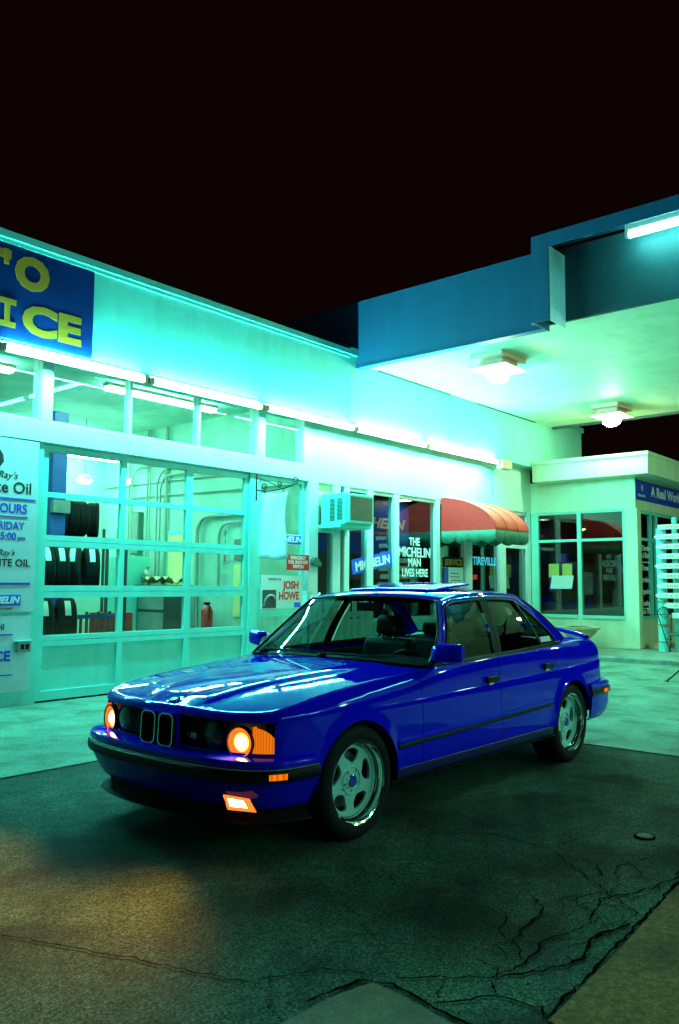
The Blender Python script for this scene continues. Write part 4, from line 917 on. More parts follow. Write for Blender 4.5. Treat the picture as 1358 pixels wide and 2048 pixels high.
def col_pts(s, zbot, detail=True):
    """One vertical section of the bodyside from zbot up over the shoulder. Positive y."""
    (x, y), (nx, ny) = plan(s), plan_n(s)
    zt = ZT(x); zb = zbot; zs = max(zt-HH(x), zb+.004); d = DD(x); out = []
    z1 = max(zb+.0005, min(.69, zs-.002)); zc = ZC(x); crease = detail and zs > zc+.02 and z1 < zc-.01
    def pt(z, ins):
        b = arch_push(x, z); out.append((x+nx*(b-ins), y+ny*(b-ins), z))
    def ins(z):
        i = 0
        if z < .42: i += .030*((.42-z)/.22)**1.6
        if z > .60: i += .010*((z-.60)/.2)
        return i
    for k in range(12): z = lerp(zb, z1, k/11); pt(z, ins(z))
    fade = max(0, min(1, (x+.1)/.5)) if crease else 0
    if crease:
        pt(zc-.006, ins(zc)-.001*fade); pt(zc-.001, ins(zc)+.0015*fade); pt(zc+.002, ins(zc)+.0055*fade); pt(zc+.010, ins(zc)+.005*fade)
    else:
        for k in range(1, 5): z = lerp(z1, zs, k/6); pt(z, ins(z))
    i0 = ins(zs)+.005*fade; n = 9; zt2 = None
    xi, yi = x-nx*(i0+d), y-ny*(i0+d); zt2 = topz(xi, yi) if (x < .72 or x > 2.85) else zt
    for k in range(n+1):
        a = k/n*math.pi/2; out.append((x-nx*(i0+d*(1-math.cos(a))), y-ny*(i0+d*(1-math.cos(a))), zs+(zt2-zs)*math.sin(a)))
    return out
_ye = {}
def YE(x):
    k = round(x, 2)
    if k not in _ye:
        s = s_at(max(-.66, min(3.64, k))); (px, py), (nx, ny) = plan(s), plan_n(s); _ye[k] = py-.016-DD(px)
    return _ye[k]
def topz(x, y):
    y = abs(y); ye = YE(x); u = min(1.0, y/max(ye, .1)); z = ZT(x)+CROWN(x)*(1-u*u)
    if x < .9:                                     # raised centre of the bonnet, its crease widening rearwards
        yc = lerp(.235, .56, max(0, min(1, (x+.70)/1.35))); e = (yc-y)/.035; h = .010*max(0., min(1., (x+.72)/.15))
        z += h*(max(0, min(1, e*.5+.5)))
    return z
def strip(cols, skirt=.018):
    """grid of columns -> MB with its boundary folded inward"""
    m = MB(); m.grid(cols)
    edge = [cols[0][::-1], [c[0] for c in cols], cols[-1], ]
    n = len(cols[0])
    for e in (cols[0], cols[-1]):
        m.grid([e, [(p[0], p[1]-math.copysign(skirt, p[1]) if abs(p[1]) > .3 else p[1], p[2]-(.0 if abs(p[1]) > .3 else 0)) for p in e]])
    e = [c[0] for c in cols]; m.grid([e, [(p[0], p[1]-skirt, p[2]) for p in e]])
    return m
def ss(x0, x1, n):
    return [s_at(lerp(x0, x1, k/n)) for k in range(n+1)]
def arch_xs(c, a, b, n=26):
    out = []
    for k in range(n+1):
        x = c-AW*math.cos(math.pi*k/n)
        if a-1e-6 <= x <= b+1e-6: out.append(x)
    for e in (a, b):
        if all(abs(e-q) > .002 for q in out): out.append(e)
    return sorted(out)
SILL = .335
def both(cols_list, name, m_, smooth=35, skirt=.018):
    for sgn in (-1, 1):
        mb = MB()
        for cols in cols_list:
            t = strip(cols, skirt); i = len(mb.v); mb.v += [(x, y*sgn, z) for x, y, z in t.v]; mb.f += [tuple(q+i for q in f) for f in t.f]; mb.mi += t.mi
        mb.build(name, m_, CAR, smooth=smooth, local=True, weld=.0004)
# front wings
c1 = [col_pts(lerp(4.6, s_at(-.56), k/6), .705) for k in range(7)]
c2 = [col_pts(s, .50) for s in ss(-.56, -.345, 8)]
c3 = [col_pts(s_at(x), arch_x(x)) for x in arch_xs(AF, -.345, .345)]
c4 = [col_pts(s, SILL) for s in ss(.345, .609, 8)]
both([c1, c2, c3, c4], 'front_wing', M['paint'])
both([[col_pts(s, SILL) for s in ss(.615, 1.582, 26)]], 'front_door', M['paint'])
both([[col_pts(s, SILL) for s in ss(1.590, 2.416, 22)], [col_pts(s_at(x), arch_x(x)) for x in arch_xs(AR, 2.4165, 2.508)]], 'rear_door', M['paint'])
d1 = [col_pts(s_at(x), arch_x(x)) for x in arch_xs(AR, 2.514, 3.106)]
d2 = [col_pts(lerp(s_at(3.106), 23.999, k/26), .40) for k in range(27)]
both([d1, d2], 'rear_quarter', M['paint'])
# bonnet: rolled nose edge, then the top
nose = [col_pts(4.6*k/16, .705) for k in range(17)]
inner = [c[-1] for c in nose]
def interp_x(pts, y):
    y = abs(y)
    for a, b in zip(pts[:-1], pts[1:]):
        if a[1] <= y <= b[1]+1e-9: return lerp(a[0], b[0], (y-a[1])/max(1e-9, b[1]-a[1]))
    return pts[-1][0]
side_in = []
s0, s1 = 4.6, s_at(.70)
for k in range(31):
    side_in.append(col_pts(lerp(s0, s1, k/30), .6 if k > 6 else .705)[-1])
XC = curve([(0, .600), (.3, .615), (.6, .665), (.85, .74)])
top = []
for k in range(31):
    t = k/30; sx, sy = side_in[k][0], side_in[k][1]-.005; row = []
    for q in range(49):
        u = -1+2*q/48; y = u*sy
        x = sx+(interp_x(inner, y*inner[-1][1]/sy)-inner[-1][0])*(1-t)+(XC(abs(y))-XC(sy))*t
        if k == 0: z = None
        row.append((x, y, topz(x, y)))
    top.append(row)
hm = MB(); hm.grid(top)
full = [[(x, -y, z) for x, y, z in c] for c in nose[::-1]]+nose[1:]
hm.grid(full); e = [c[0] for c in full]; hm.grid([e, [(p[0]+.02, p[1]*.99, p[2]+.002) for p in e]])
hm.build('bonnet', M['paint'], CAR, smooth=30, local=True, weld=.004)
m = MB()
rr = [(x+.004, y, z-.004) for x, y, z in top[-1]]
m.grid([rr, [(x+.05, y, z-.012) for x, y, z in rr], [(x+.13, y*.98, z-.005) for x, y, z in rr]])
m.build('cowl_panel', M['plastic'], CAR, smooth=40, local=True)
# boot lid
bt = []
s2, s3 = s_at(2.80), s_at(3.60)
bin_ = [col_pts(lerp(s2, 21.2, k/20), .6)[-1] for k in range(21)]
tail_in = [col_pts(21.2+2.799*k/12, .6)[-1] for k in range(13)][::-1]
for k in range(21):
    t = k/20; sx, sy = bin_[k][0], bin_[k][1]-.003; row = []
    for q in range(33):
        u = -1+2*q/32; y = u*sy; xt = interp_x(tail_in, y*bin_[-1][1]/sy)
        x = sx+(xt-bin_[-1][0])*t**2+(1-t)**2*.14*(1-u*u)
        row.append((x, y, topz(x, y)))
    bt.append(row)
m = MB(); m.grid(bt); m.build('boot_lid', M['paint'], CAR, smooth=40, local=True)
# ---- bumpers: a profile swept round the plan
def sweep(prof, splan, name, m_, far=True, smooth=40):
    """prof: list of (outset, z); splan: list of (x, y, nx, ny) over one side from centre, mirrored to the other."""
    full_ = [(x, -y, nx, -ny) for x, y, nx, ny in splan[::-1]]+splan[1:]
    m = MB(); m.grid([[(x+nx*o, y+ny*o, z+dz) for o, z in prof for dz in (0,)] for x, y, nx, ny in full_])
    return m.build(name, m_, CAR, smooth=smooth, local=True)
BP = [(-.845, 0), (-.842, .2), (-.828, .40), (-.800, .55), (-.755, .68), (-.695, .77), (-.61, .83), (-.50, .858), (-.362, .872)]
def spl(P, n):
    out = []
    def g(i): 
        if i < 0: return (P[-i][0], -P[-i][1])
        if i >= len(P): return (2*P[-1][0]-P[-2][0], 2*P[-1][1]-P[-2][1])
        return P[i]
    for k in range(n+1):
        s = (len(P)-1)*k/n; i = min(int(s), len(P)-2); t = s-i
        p = [g(i-1), g(i), g(i+1), g(i+2)]; q = []; dq = []
        for c in (0, 1):
            a0, a1, a2, a3 = 2*p[1][c], p[2][c]-p[0][c], 2*p[0][c]-5*p[1][c]+4*p[2][c]-p[3][c], -p[0][c]+3*p[1][c]-3*p[2][c]+p[3][c]
            q.append(.5*(a0+a1*t+a2*t*t+a3*t**3)); dq.append(a1+2*a2*t+3*a3*t*t)
        L = math.hypot(*dq); out.append((q[0], q[1], -dq[1]/L, dq[0]/L))
    return out
bp = spl(BP, 36)
for k, q in enumerate(bp): assert True
sweep([(-.16, .533), (-.03, .530), (-.008, .524), (.0, .512), (.002, .498), (-.003, .487)], bp, 'front_bumper', M['paint'])
sweep([(-.003, .4865), (.004, .484), (.004, .479), (.0, .4765)], bp, 'bumper_trim_line', M['chrome'])
sweep([(.0, .476), (.010, .470), (.013, .455), (.013, .430), (.008, .418), (-.008, .414)], bp, 'bumper_rubber', M['plastic'])
sweep([(-.008, .413), (-.016, .40), (-.034, .36), (-.060, .31), (-.078, .275), (-.095, .262)], bp, 'front_apron', M['paint'])
bl = spl([(-.81, 0), (-.807, .2), (-.787, .38), (-.75, .52), (-.695, .63), (-.62, .71), (-.53, .765), (-.44, .80), (-.362, .82)], 30)
sweep([(-.045, .262), (-.05, .225), (-.03, .205), (-.004, .199), (.004, .192), (-.004, .184), (-.05, .186)], bl, 'front_lip', M['black'])
sweep([(.0045, .1955), (.0075, .192), (.0045, .1885)], bl, 'lip_edge', M['rubber_trim'])
m = MB(); m.box(-.745, -.70, -.46, .46, .205, .30); m.build('lower_intake', M['black'], CAR, local=True)
# fog lamps, bumper markers
for sg in (-1, 1):
    P = [(-.735, .50*sg, .375), (-.735, .50*sg, .305), (-.675, .69*sg, .285), (-.675, .69*sg, .345)]
    Q = [(-.765, .568*sg, .338), (-.722, .713*sg, .332), (-.706, .746*sg, .278), (-.748, .584*sg, .272)]
    if sg > 0: Q = [(x+.07, y*.9, z) for x, y, z in Q]
    fm = MB(); fm.face(Q); fm.tube(Q, .006, 6, closed=True); f = fm.build('fog_lamp', M['fog_lens'] if sg < 0 else M['lens_dark'], CAR, local=True)
    cm = MB(); cc = [Vector(q) for q in Q]; ce = sum(cc, Vector())/4+Vector((-.006, -.008*sg, .002))
    cm.face([ce+(q-sum(cc, Vector())/4)*.62 for q in cc]); cm.build('lit_core', M['fog_core'] if sg < 0 else M['plastic'], f, local=True)
    m = MB()
    out = []
    bpf = spl(BP, 144); out = [q for q in bpf if -.665 < q[0] < -.58 and q[1] > .6]
    m.grid([[(x+nx*.0155, (y+ny*.0155)*sg, z) for z in (.462, .456, .438, .432)] for x, y, nx, ny in out])
    m.build('side_marker', M['amber_dim'], CAR, local=True, smooth=60)
# ---- nose: black grille panel, kidneys, lamps
m = MB()
pl = [(plan(4.9*k/20), plan_n(4.9*k/20)) for k in range(21)]
m.grid([[(p[0]-n[0]*.045, p[1]-n[1]*.045, .52), (p[0]-n[0]*.045, p[1]-n[1]*.045, .71)] for p, n in pl]); m.mirror()
m.build('grille_panel', M['plastic'], CAR, local=True, smooth=60)
m = MB(); m.grid([[(p[0]-n[0]*.05, p[1]-n[1]*.05, .525), (p[0]-n[0]*(.004), p[1]-n[1]*.004, .533), (p[0]-n[0]*.004, p[1]-n[1]*.004, .545)] for p, n in pl]); m.mirror()
m.build('grille_ledge', M['paint'], CAR, local=True, smooth=60)
for sg in (-1, 1):
    m = MB()
    for k in range(9):
        z = .56+.0165*k; m.grid([[(plan(s)[0]+dx, plan(s)[1]*sg, z+dz) for dx, dz in ((.03, 0), (.012, 0), (.012, .006), (.03, .006))] for s in [1.0+.9*q/6 for q in range(7)]])
    m.build('grille_slats', M['plastic'], CAR, local=True)
# kidneys
for sg in (-1, 1):
    def kid(o, x):
        a, b, c, d = .022-o, .138+o, .535-o, .702+o; r = .030+o; P = []
        for (cx_, cz_, a0) in ((b-r, d-r, 0), (a+r, d-r, 90), (a+r, c+r, 180), (b-r, c+r, 270)):
            for k in range(6): t = R_(a0+18*k); P.append((x+(.20*(.62-(cz_+r*math.sin(t))))*-.25, sg*(cx_+r*math.cos(t)), cz_+r*math.sin(t)))
        return P
    m = MB(); o0, o1, i1, i0 = kid(.010, -.745), kid(.008, -.775), kid(0, -.775), kid(-.002, -.745)
    for A_, B_ in ((o0, o1), (o1, i1), (i1, i0)):
        m.grid([A_+[A_[0]], B_+[B_[0]]])
    kf = m.build('kidney_grille', M['chrome'], CAR, local=True, smooth=50)
    m = MB()
    for k in range(7): y = sg*(.034+.0155*k); m.box(-.760, -.735, min(y, y+sg*.004), max(y, y+sg*.004), .54, .698)
    m.build('bar', M['plastic'], kf, local=True)
    m = MB(); m.box(-.752, -.75, min(sg*.02, sg*.14), max(sg*.02, sg*.14), .535, .703); m.build('backing', M['black'], kf, local=True)
m = MB(); 
hp = [(-.70, .165), (-.70, .155), (-.79, .148), (-.785, -.148), (-.70, -.155)]
# painted surround of the kidneys
for sg in (-1, 1):
    m.grid([[(-.735, sg*.152, .53), (-.752, sg*.150, .53)], [(-.73, sg*.152, .712), (-.748, sg*.150, .712)]])
m.box(-.762, -.70, -.008, .008, .53, .712)
m.grid([[(-.70, y, .716), (-.765-.012*(1-(y/.16)**2), y, .712), (-.76, y, .703)] for y in [-.16+.32*k/16 for k in range(17)]])
m.build('kidney_surround', M['paint'], CAR, local=True, smooth=40)
def disc(mb, c, r, n, nx=24, off=0, r2=None):
    c = Vector(c); n = Vector(n).normalized(); u = n.cross(Vector((0, 0, 1))).normalized(); v = u.cross(n)
    mb.face([c+n*off+(u*math.cos(2*math.pi*k/nx)+v*math.sin(2*math.pi*k/nx))*r for k in range(nx)])
def ringm(mb, c, prof, n, nx=28):
    c = Vector(c); n = Vector(n).normalized(); u = n.cross(Vector((0, 0, 1))).normalized(); v = u.cross(n)
    rows_ = [[tuple(c+n*o+(u*math.cos(2*math.pi*k/nx)+v*math.sin(2*math.pi*k/nx))*r) for k in range(nx+1)] for r, o in prof]
    mb.grid(rows_)
for sg in (-1, 1):
    n1 = (-1, .18*sg, 0)
    c = (-.672, .588*sg, .598)
    m = MB(); ringm(m, c, [(.086, -.02), (.086, .012), (.080, .014), (.076, .006)], n1); hl = m.build('headlamp', M['plastic'], CAR, smooth=40, local=True)
    m = MB(); ringm(m, c, [(.078, .006), (.060, -.004), (.050, -.008)], n1); m.build('reflector', M['lamp_ring'], hl, smooth=60, local=True)
    m = MB(); ringm(m, c, [(.050, -.0078), (.036, -.002)], n1); m.build('bright_ring', M['lamp_mid'], hl, smooth=60, local=True); m = MB(); ringm(m, c, [(.037, -.004), (.028, .004), (.001, .008)], n1); m.build('lit_core', M['lamp_core'], hl, smooth=60, local=True)
    c = (-.700, .405*sg, .615); n2 = (-1, .08*sg, 0)
    m = MB(); ringm(m, c, [(.082, -.03), (.082, .006), (.076, .008), (.072, .0)], n2); h2 = m.build('high_beam_lamp', M['plastic'], CAR, smooth=40, local=True)
    m = MB(); ringm(m, c, [(.073, .0), (.05, .007), (.001, .010)], n2); m.build('lens', M['lens_dark'], h2, smooth=60, local=True)
    # indicator lens wrapping round the corner
    def ip(s, z, o=0): p, n = plan(s), plan_n(s); return (p[0]+n[0]*o, (p[1]+n[1]*o)*sg, z)
    a, b = 4.22, s_at(-.588)
    rows_ = []
    for k in range(9):
        t = k/8; s = lerp(a, b, t); zt_ = .695-.02*t-.035*t**3; rows_.append([ip(s, lerp(.547, zt_-.012, q/6), -.003) for q in range(7)])
    m = MB(); m.grid(rows_); m.grid([rows_[0], [(p[0]+.03, p[1], p[2]) for p in rows_[0]]]); m.build('indicator', M['amber'], CAR, smooth=60, local=True)
    m = MB(); m.grid([[ip(s, .532, -.003), ip(s, .545, -.003)] for s in [lerp(4.6, s_at(-.56), k/8) for k in range(9)]])
    m.grid([[ip(s, z, -.003) for z in [.535+.02*k for k in range(9)]] for s in (s_at(-.587), s_at(-.570), s_at(-.555))]); m.build('lamp_surround', M['paint'], CAR, smooth=60, local=True)
# badge and lettering
bd = MB(); c = Vector((-.655, 0, topz(-.655, 0)+.004)); nn = Vector((-.28, 0, 1)).normalized()
ringm(bd, c, [(.041, -.003), (.041, .004), (.036, .006), (.036, .003)], nn); bo = bd.build('bonnet_badge', M['chrome'], CAR, smooth=40, local=True)
u = nn.cross(Vector((0, 0, 1))).normalized(); v = u.cross(nn)
m = MB(); ringm(m, c, [(.036, .0035), (.024, .0040)], nn); m.build('black_ring', M['black'], bo, local=True)
for q in range(4):
    m = MB(); m.face([c+nn*.0045]+[c+nn*.0045+(u*math.cos(R_(90*q+15*k))+v*math.sin(R_(90*q+15*k)))*.024 for k in range(7)]); m.build('quadrant', M['bright_blue'] if q % 2 else M['letter_white'], bo, local=True)
RB = Matrix.Rotation(R_(-90), 4, 'Z') @ Matrix.Rotation(R_(90), 4, 'X')
text('model_lettering', 'M5', .042, (0, 0, 0), M['alloy'], parent=CAR, align='LEFT', bold=.0012, rot=Matrix.Translation((-.722, -.235, .590)) @ Matrix.Rotation(R_(-3), 4, 'Z') @ RB, local=True, shear=.2)
m = MB()
for k, mm_ in enumerate((M['bright_blue'], M['letter_blue'], M['red'])):
    q = MB(); y = -.205-.008*k; q.face([(-.7235, y, .590), (-.7235, y-.006, .590), (-.7235, y-.018, .618), (-.7235, y-.012, .618)]); q.build('stripe', mm_, CAR, local=True)
# ---- rear bumper, tail
RP = [(3.80, 0), (3.80, .25), (3.785, .50), (3.745, .68), (3.66, .79), (3.52, .85), (3.30, .876), (3.112, .880)]
rp = [(x, y, -nx, -ny) for x, y, nx, ny in spl(RP, 30)]
rp = [(x, y, -a, -b) if (x-1.5)*(-a) < 0 else (x, y, -a, -b) for x, y, a, b in rp]
def fixn(L):
    out = []
    for x, y, a, b in L:
        if (x-2.8)*a+y*b < 0: a, b = -a, -b
        out.append((x, y, a, b))
    return out
rp = fixn(rp)
RZ = .062
sweep([(-.10, .538+RZ), (-.01, .535+RZ), (.004, .525+RZ), (.006, .505+RZ), (.0, .492+RZ)], rp, 'rear_bumper', M['paint'])
sweep([(.0, .491+RZ), (.010, .486+RZ), (.013, .470+RZ), (.013, .445+RZ), (.006, .430+RZ)], rp, 'rear_bumper_rubber', M['rubber_trim'])
sweep([(.002, .4295+RZ), (-.004, .40), (-.02, .34), (-.06, .285)], rp, 'rear_apron', M['paint'])
for sg in (-1, 1):
    q = [p for p in fixn(spl(RP, 120)) if 3.36 < p[0] < 3.47 and p[1] > .6]
    m = MB(); m.grid([[(x+nx*.0155, (y+ny*.0155)*sg, z) for z in (.478+RZ, .472+RZ, .452+RZ, .446+RZ)] for x, y, nx, ny in q]); m.build('rear_marker', M['amber_dim'], CAR, local=True)
    m = MB(); m.box(3.700, 3.712, min(.30*sg, .68*sg), max(.30*sg, .68*sg), .64, .80); 
    for k in range(1): pass
    m.v = [(x-.05*max(0, abs(y)-.45), y, z) for x, y, z in m.v]; m.build('tail_lamp', M['red_lens'], CAR, local=True, bevel=.004)
m = MB(); m.box(3.706, 3.712, -.26, .26, .66, .78); m.build('number_plate', M['letter_white'], CAR, local=True)
for y in (-.32, -.25): m = MB(); m.lathe([(.030, -.06), (.034, .0), (.030, .0), (.028, -.05)], (3.80, y, .285), 'x', 16); m.build('exhaust_tip', M['chrome'], CAR, local=True)
# boot spoiler
m = MB(); rows_ = []
for k in range(33):
    u = -1+2*k/32; y = .70*u; zc_ = .972+.076*(1-abs(u)**2.6); x0 = 3.42+.06*(1-u*u); rows_.append([(x0-.04, y, zc_-.002), (x0-.02, y, zc_+.014), (x0+.02, y, zc_+.020), (x0+.055, y, zc_+.014), (x0+.065, y, zc_-.004), (x0+.03, y, zc_-.016), (x0-.02, y, zc_-.014), (x0-.04, y, zc_-.002)])
m.grid(rows_); m.build('boot_spoiler', M['paint'], CAR, smooth=50, local=True)
# ---- side mouldings, sills, handles
for sg in (-1, 1):
    def sp(x, z, o): s = s_at(x); p, n = plan(s), plan_n(s); return (p[0]+n[0]*o, (p[1]+n[1]*o)*sg, z)
    mz = lambda x: .460+.046*(x-.35)/2.05
    for (a, b) in ((.352, .607), (.616, 1.581), (1.591, 2.392)):
        N = 12
        m = MB(); m.grid([[sp(lerp(a, b, k/N), mz(lerp(a, b, k/N))+dz, o) for dz, o in ((.046, -.002), (.042, .010), (.020, .013), (.018, .012))] for k in range(N+1)]); m.build('side_moulding', M['paint'], CAR, smooth=40, local=True)
        m = MB(); m.grid([[sp(lerp(a, b, k/N), mz(lerp(a, b, k/N))+dz, o) for dz, o in ((.018, .0125), (.014, .014), (-.004, .014), (-.008, .010), (-.010, -.002))] for k in range(N+1)]); m.build('moulding_rubber', M['rubber_trim'], CAR, smooth=40, local=True)
    m = MB(); m.grid([[sp(lerp(.352, 2.41, k/24), z, o) for z, o in ((SILL+.004, -.014), (SILL-.004, -.003), (.30, -.003), (.275, -.008), (.268, -.02), (.266, -.14))] for k in range(25)]); m.build('side_skirt', M['paint_dark'], CAR, smooth=35, local=True)
    m = MB(); m.grid([[sp(lerp(.30, 2.44, k/24), z, o) for z, o in ((.2655, -.03), (.264, -.005), (.258, -.005), (.256, -.03))] for k in range(25)]); m.build('skirt_edge', M['rubber_trim'], CAR, smooth=35, local=True)
    for hx, dz in ((1.465, .004), (2.335, .036)):
        y = (plan(s_at(hx))[1]-.008)*sg; z = .772+dz
        m = MB(); m.box(hx-.085, hx+.07, min(y, y+.022*sg), max(y, y+.022*sg), z-.022, z+.022); h = m.build('door_handle', M['rubber_trim'], CAR, bevel=.007, local=True)
        m = MB(); m.lathe([(.001, 0), (.008, 0)], (hx-.02, y+.004*sg, z-.035), 'y', 12); m.box(hx-.05, hx+.01, min(y-.001, y+.008*sg), max(y-.001, y+.008*sg), z-.036, z-.0235); m.build('lock', M['chrome'], h, local=True)
    # repeater blob on the wing
# ---- greenhouse
def yg(x, z):
    b = curve_belt(x); r = curve_roof(x); t = (z-.92)/(1.335-.92)
    return b+(r-b)*t+.022*4*max(0, t)*(1-t)*(1 if t < 1 else 0)
curve_belt = curve([(.6, .79), (.9, .818), (1.6, .832), (2.3, .818), (2.7, .79), (2.95, .755)])
curve_roof = curve([(.6, .60), (1.15, .580), (1.7, .640), (2.2, .625), (2.6, .585), (2.95, .56)])
OUT = [(.745, .905), (.98, 1.10), (1.165, 1.315), (1.27, 1.353), (1.70, 1.382), (2.20, 1.372), (2.33, 1.345), (2.56, 1.215), (2.74, 1.085), (2.875, .985), (2.76, .958)]
INN = [(.905, .935), (1.075, 1.09), (1.225, 1.278), (1.32, 1.310), (1.70, 1.333), (2.15, 1.322), (2.235, 1.295), (2.41, 1.185), (2.56, 1.075), (2.66, .99), (2.62, .965)]
def dens(P, n=5):
    o = []
    for a, b in zip(P[:-1], P[1:]):
        for k in range(n): o.append((lerp(a[0], b[0], k/n), lerp(a[1], b[1], k/n)))
    o.append(P[-1]); return o
def smoothP(P, it=3, keep=(0, -1)):
    P = list(P)
    for _ in range(it): P = [P[0]]+[((P[i-1][0]+2*P[i][0]+P[i+1][0])/4, (P[i-1][1]+2*P[i][1]+P[i+1][1])/4) for i in range(1, len(P)-1)]+[P[-1]]
    return P
OD, ID = smoothP(dens(OUT)), smoothP(dens(INN))
BELT = [(lerp(2.62, .905, k/20), 0) for k in range(21)]
def ZB(x): return .918+.020*(x-.9)/1.0 if x < 1.9 else .938+.027*(x-1.9)/.75
for sg in (-1, 1):
    def G(p, o=0): return (p[0], (yg(p[0], p[1])+o)*sg, p[1])
    m = MB(); mids = []
    for a, b in zip(OD, ID): mids.append([G(a), G((lerp(a[0], b[0], .5), lerp(a[1], b[1], .5)), .003), G(b, -.001), G(b, -.02)])
    m.grid(mids); m.build('pillar_frame', M['paint'], CAR, smooth=50, local=True, weld=True)
    # black rubber trim ring + bright line round the windows
    m = MB(); L = [(p[0], p[1]) for p in ID]+[(lerp(2.62, .905, k/20), ZB(lerp(2.62, .905, k/20))) for k in range(1, 21)]
    m.tube([G(p, .002) for p in L], .0085, 6, closed=True); m.build('window_trim', M['rubber_trim'], CAR, smooth=60, local=True)
    m = MB(); Lo = [(lerp(o[0], i[0], .55), lerp(o[1], i[1], .55)) for o, i in zip(OD[4:34], ID[4:34])]
    m.tube([G(p, .006) for p in Lo], .0045, 6); m.build('drip_rail', M['chrome'], CAR, smooth=60, local=True)
    m = MB(); m.grid([[(x, (plan(s_at(x))[1]-.020-DD(x)+.004)*sg, ZT(x)-.002), (x, (yg(x, .93)+.006)*sg, ZB(x)+.012), (x, (yg(x, .93)-.004)*sg, ZB(x)+.016)] for x in [lerp(.80, 2.72, k/30) for k in range(31)]]); m.build('belt_moulding', M['rubber_trim'], CAR, smooth=50, local=True)
    # glass
    def pane(name, P, parent=CAR, off=-.012):
        m = MB(); n = len(P)
        c = (sum(p[0] for p in P)/n, sum(p[1] for p in P)/n)
        for r0, r1 in ((0, .5), (.5, 1)):
            m.grid([[G((lerp(c[0], p[0], r), lerp(c[1], p[1], r)), off) for p in P+[P[0]]] for r in ((r0 or .001), r1)])
        return m.build(name, M['side_glass'], parent, smooth=80, local=True)
    def clip(a, b):
        up = [p for p in ID if a < p[0] < b]
        def zi(x):
            for p, q in zip(ID[:-1], ID[1:]):
                if p[0] <= x <= q[0]: return lerp(p[1], q[1], (x-p[0])/(q[0]-p[0]))
            return ID[0][1] if x < 1 else ID[-1][1]
        return up, zi
    _, zi = clip(0, 9)
    def quad(xa0, xa1, xb0, xb1):          # bottom xa0..xb0, top xa1..xb1
        P = []
        if xa1 is None: P += [p for p in ID if p[0] < xb1 and p[1] > .93]
        else:
            P += [(lerp(xa0, xa1, k/4), lerp(ZB(xa0), zi(xa1), k/4)) for k in range(5)]+[p for p in ID if xa1+.01 < p[0] < xb1-.01]
        if xb0 is None: pass
        P += [(lerp(xb1, xb0, k/4), lerp(zi(xb1), ZB(xb0), k/4)) for k in range(5)]
        if xa1 is None: P += [(.93, ZB(.93))]
        return P
    pane('front_door_glass', quad(.93, None, 1.60, 1.625)); pane('rear_door_glass', quad(1.675, 1.77, 2.335, 2.175))
    P = [(lerp(2.36, 2.20, k/4), lerp(ZB(2.36), zi(2.20), k/4)) for k in range(5)]+[p for p in ID if p[0] > 2.21 and p[1] > .97]+[(2.62, ZB(2.62))]
    pane('quarter_glass', P)
    m = MB(); m.grid([[G((lerp(1.57, 1.665, t), lerp(.925, 1.335, t)), .001), G((lerp(1.6225, 1.7155, t), lerp(.925, 1.335, t)), .003), G((lerp(1.6235, 1.7165, t), lerp(.925, 1.335, t)), -.008), G((lerp(1.6265, 1.7195, t), lerp(.925, 1.335, t)), -.008), G((lerp(1.6275, 1.7205, t), lerp(.925, 1.335, t)), .003), G((lerp(1.675, 1.77, t), lerp(.925, 1.335, t)), .001)] for t in [k/8 for k in range(9)]])
    m.build('centre_pillar', M['pillar_black'], CAR, smooth=30, local=True)
    m = MB(); m.tube([G((lerp(2.345, 2.19, t), lerp(.94, 1.31, t)), .001) for t in [k/8 for k in range(9)]], .011, 6); m.build('quarter_divider', M['rubber_trim'], CAR, smooth=60, local=True)
    if sg < 0:
        m = MB(); m.grid([[G((x, z), -.004) for x in (2.375, 2.575)] for z in (.985, 1.025)]); m.build('window_sticker', M['label'], CAR, local=True)
    # door mirror
    mm = MB(); X0, Z0 = (.80, .990) if sg < 0 else (.90, 1.0); rows_ = []
    for k in range(9):
        t = k/8; y = .815+.215*t; sc = [.30, .80, .93, 1, 1, 1, .98, .90, .45][k]; xs = .055*sc; zs_ = .060*(.55+.45*sc); rows_.append([(X0+.03*t-xs*math.cos(a)*(1.0 if math.cos(a) > 0 else .45), y*sg, Z0+.012*t+math.copysign(abs(math.sin(a))**.55, math.sin(a))*zs_) for a in [2*math.pi*q/20 for q in range(21)]])
    mm.grid(rows_); mm.face(rows_[0][:-1]); mm.face(rows_[-1][:-1]); mo = mm.build('door_mirror', M['paint'], CAR, smooth=50, local=True)
    m = MB(); m.box(X0+.035, X0+.041, min(.86*sg, 1.02*sg), max(.86*sg, 1.02*sg), Z0-.045, Z0+.055); m.build('mirror_glass', M['chrome'], mo, local=True)
    m = MB(); m.prism([(.80, .925), (1.0, .93), (.93, 1.05), (.86, 1.02)], 'y', min(.80*sg, .83*sg), max(.80*sg, .83*sg)); m.tube([(X0+.05, .80*sg, .955), (X0+.03, .86*sg, .965)], .028, 8); m.build('mirror_foot', M['plastic'], mo, local=True)
# roof
def ridge(k, n): return OD[int(k)]
ro = [p for p in OD if p[1] > 1.30]
RS = MB(); rows_ = []
for p in ro:
    ye = yg(p[0], p[1]); e = (p[0]-ro[0][0])/(ro[-1][0]-ro[0][0]); bow = -.045*(1-e)+.045*e if False else 0
    r = []
    for q in range(25):
        u = -1+2*q/24; xx = p[0]+(-.05*(1-e)**2*(1-u*u) if e < .5 else .06*e**2*(1-u*u)); r.append((xx, u*ye, p[1]+.034*(1-abs(u)**2.6)-.004))
    rows_.append(r)
RS.grid(rows_); RS.build('roof', M['paint'], CAR, smooth=50, local=True)
fr, rr_ = rows_[0], rows_[-1]
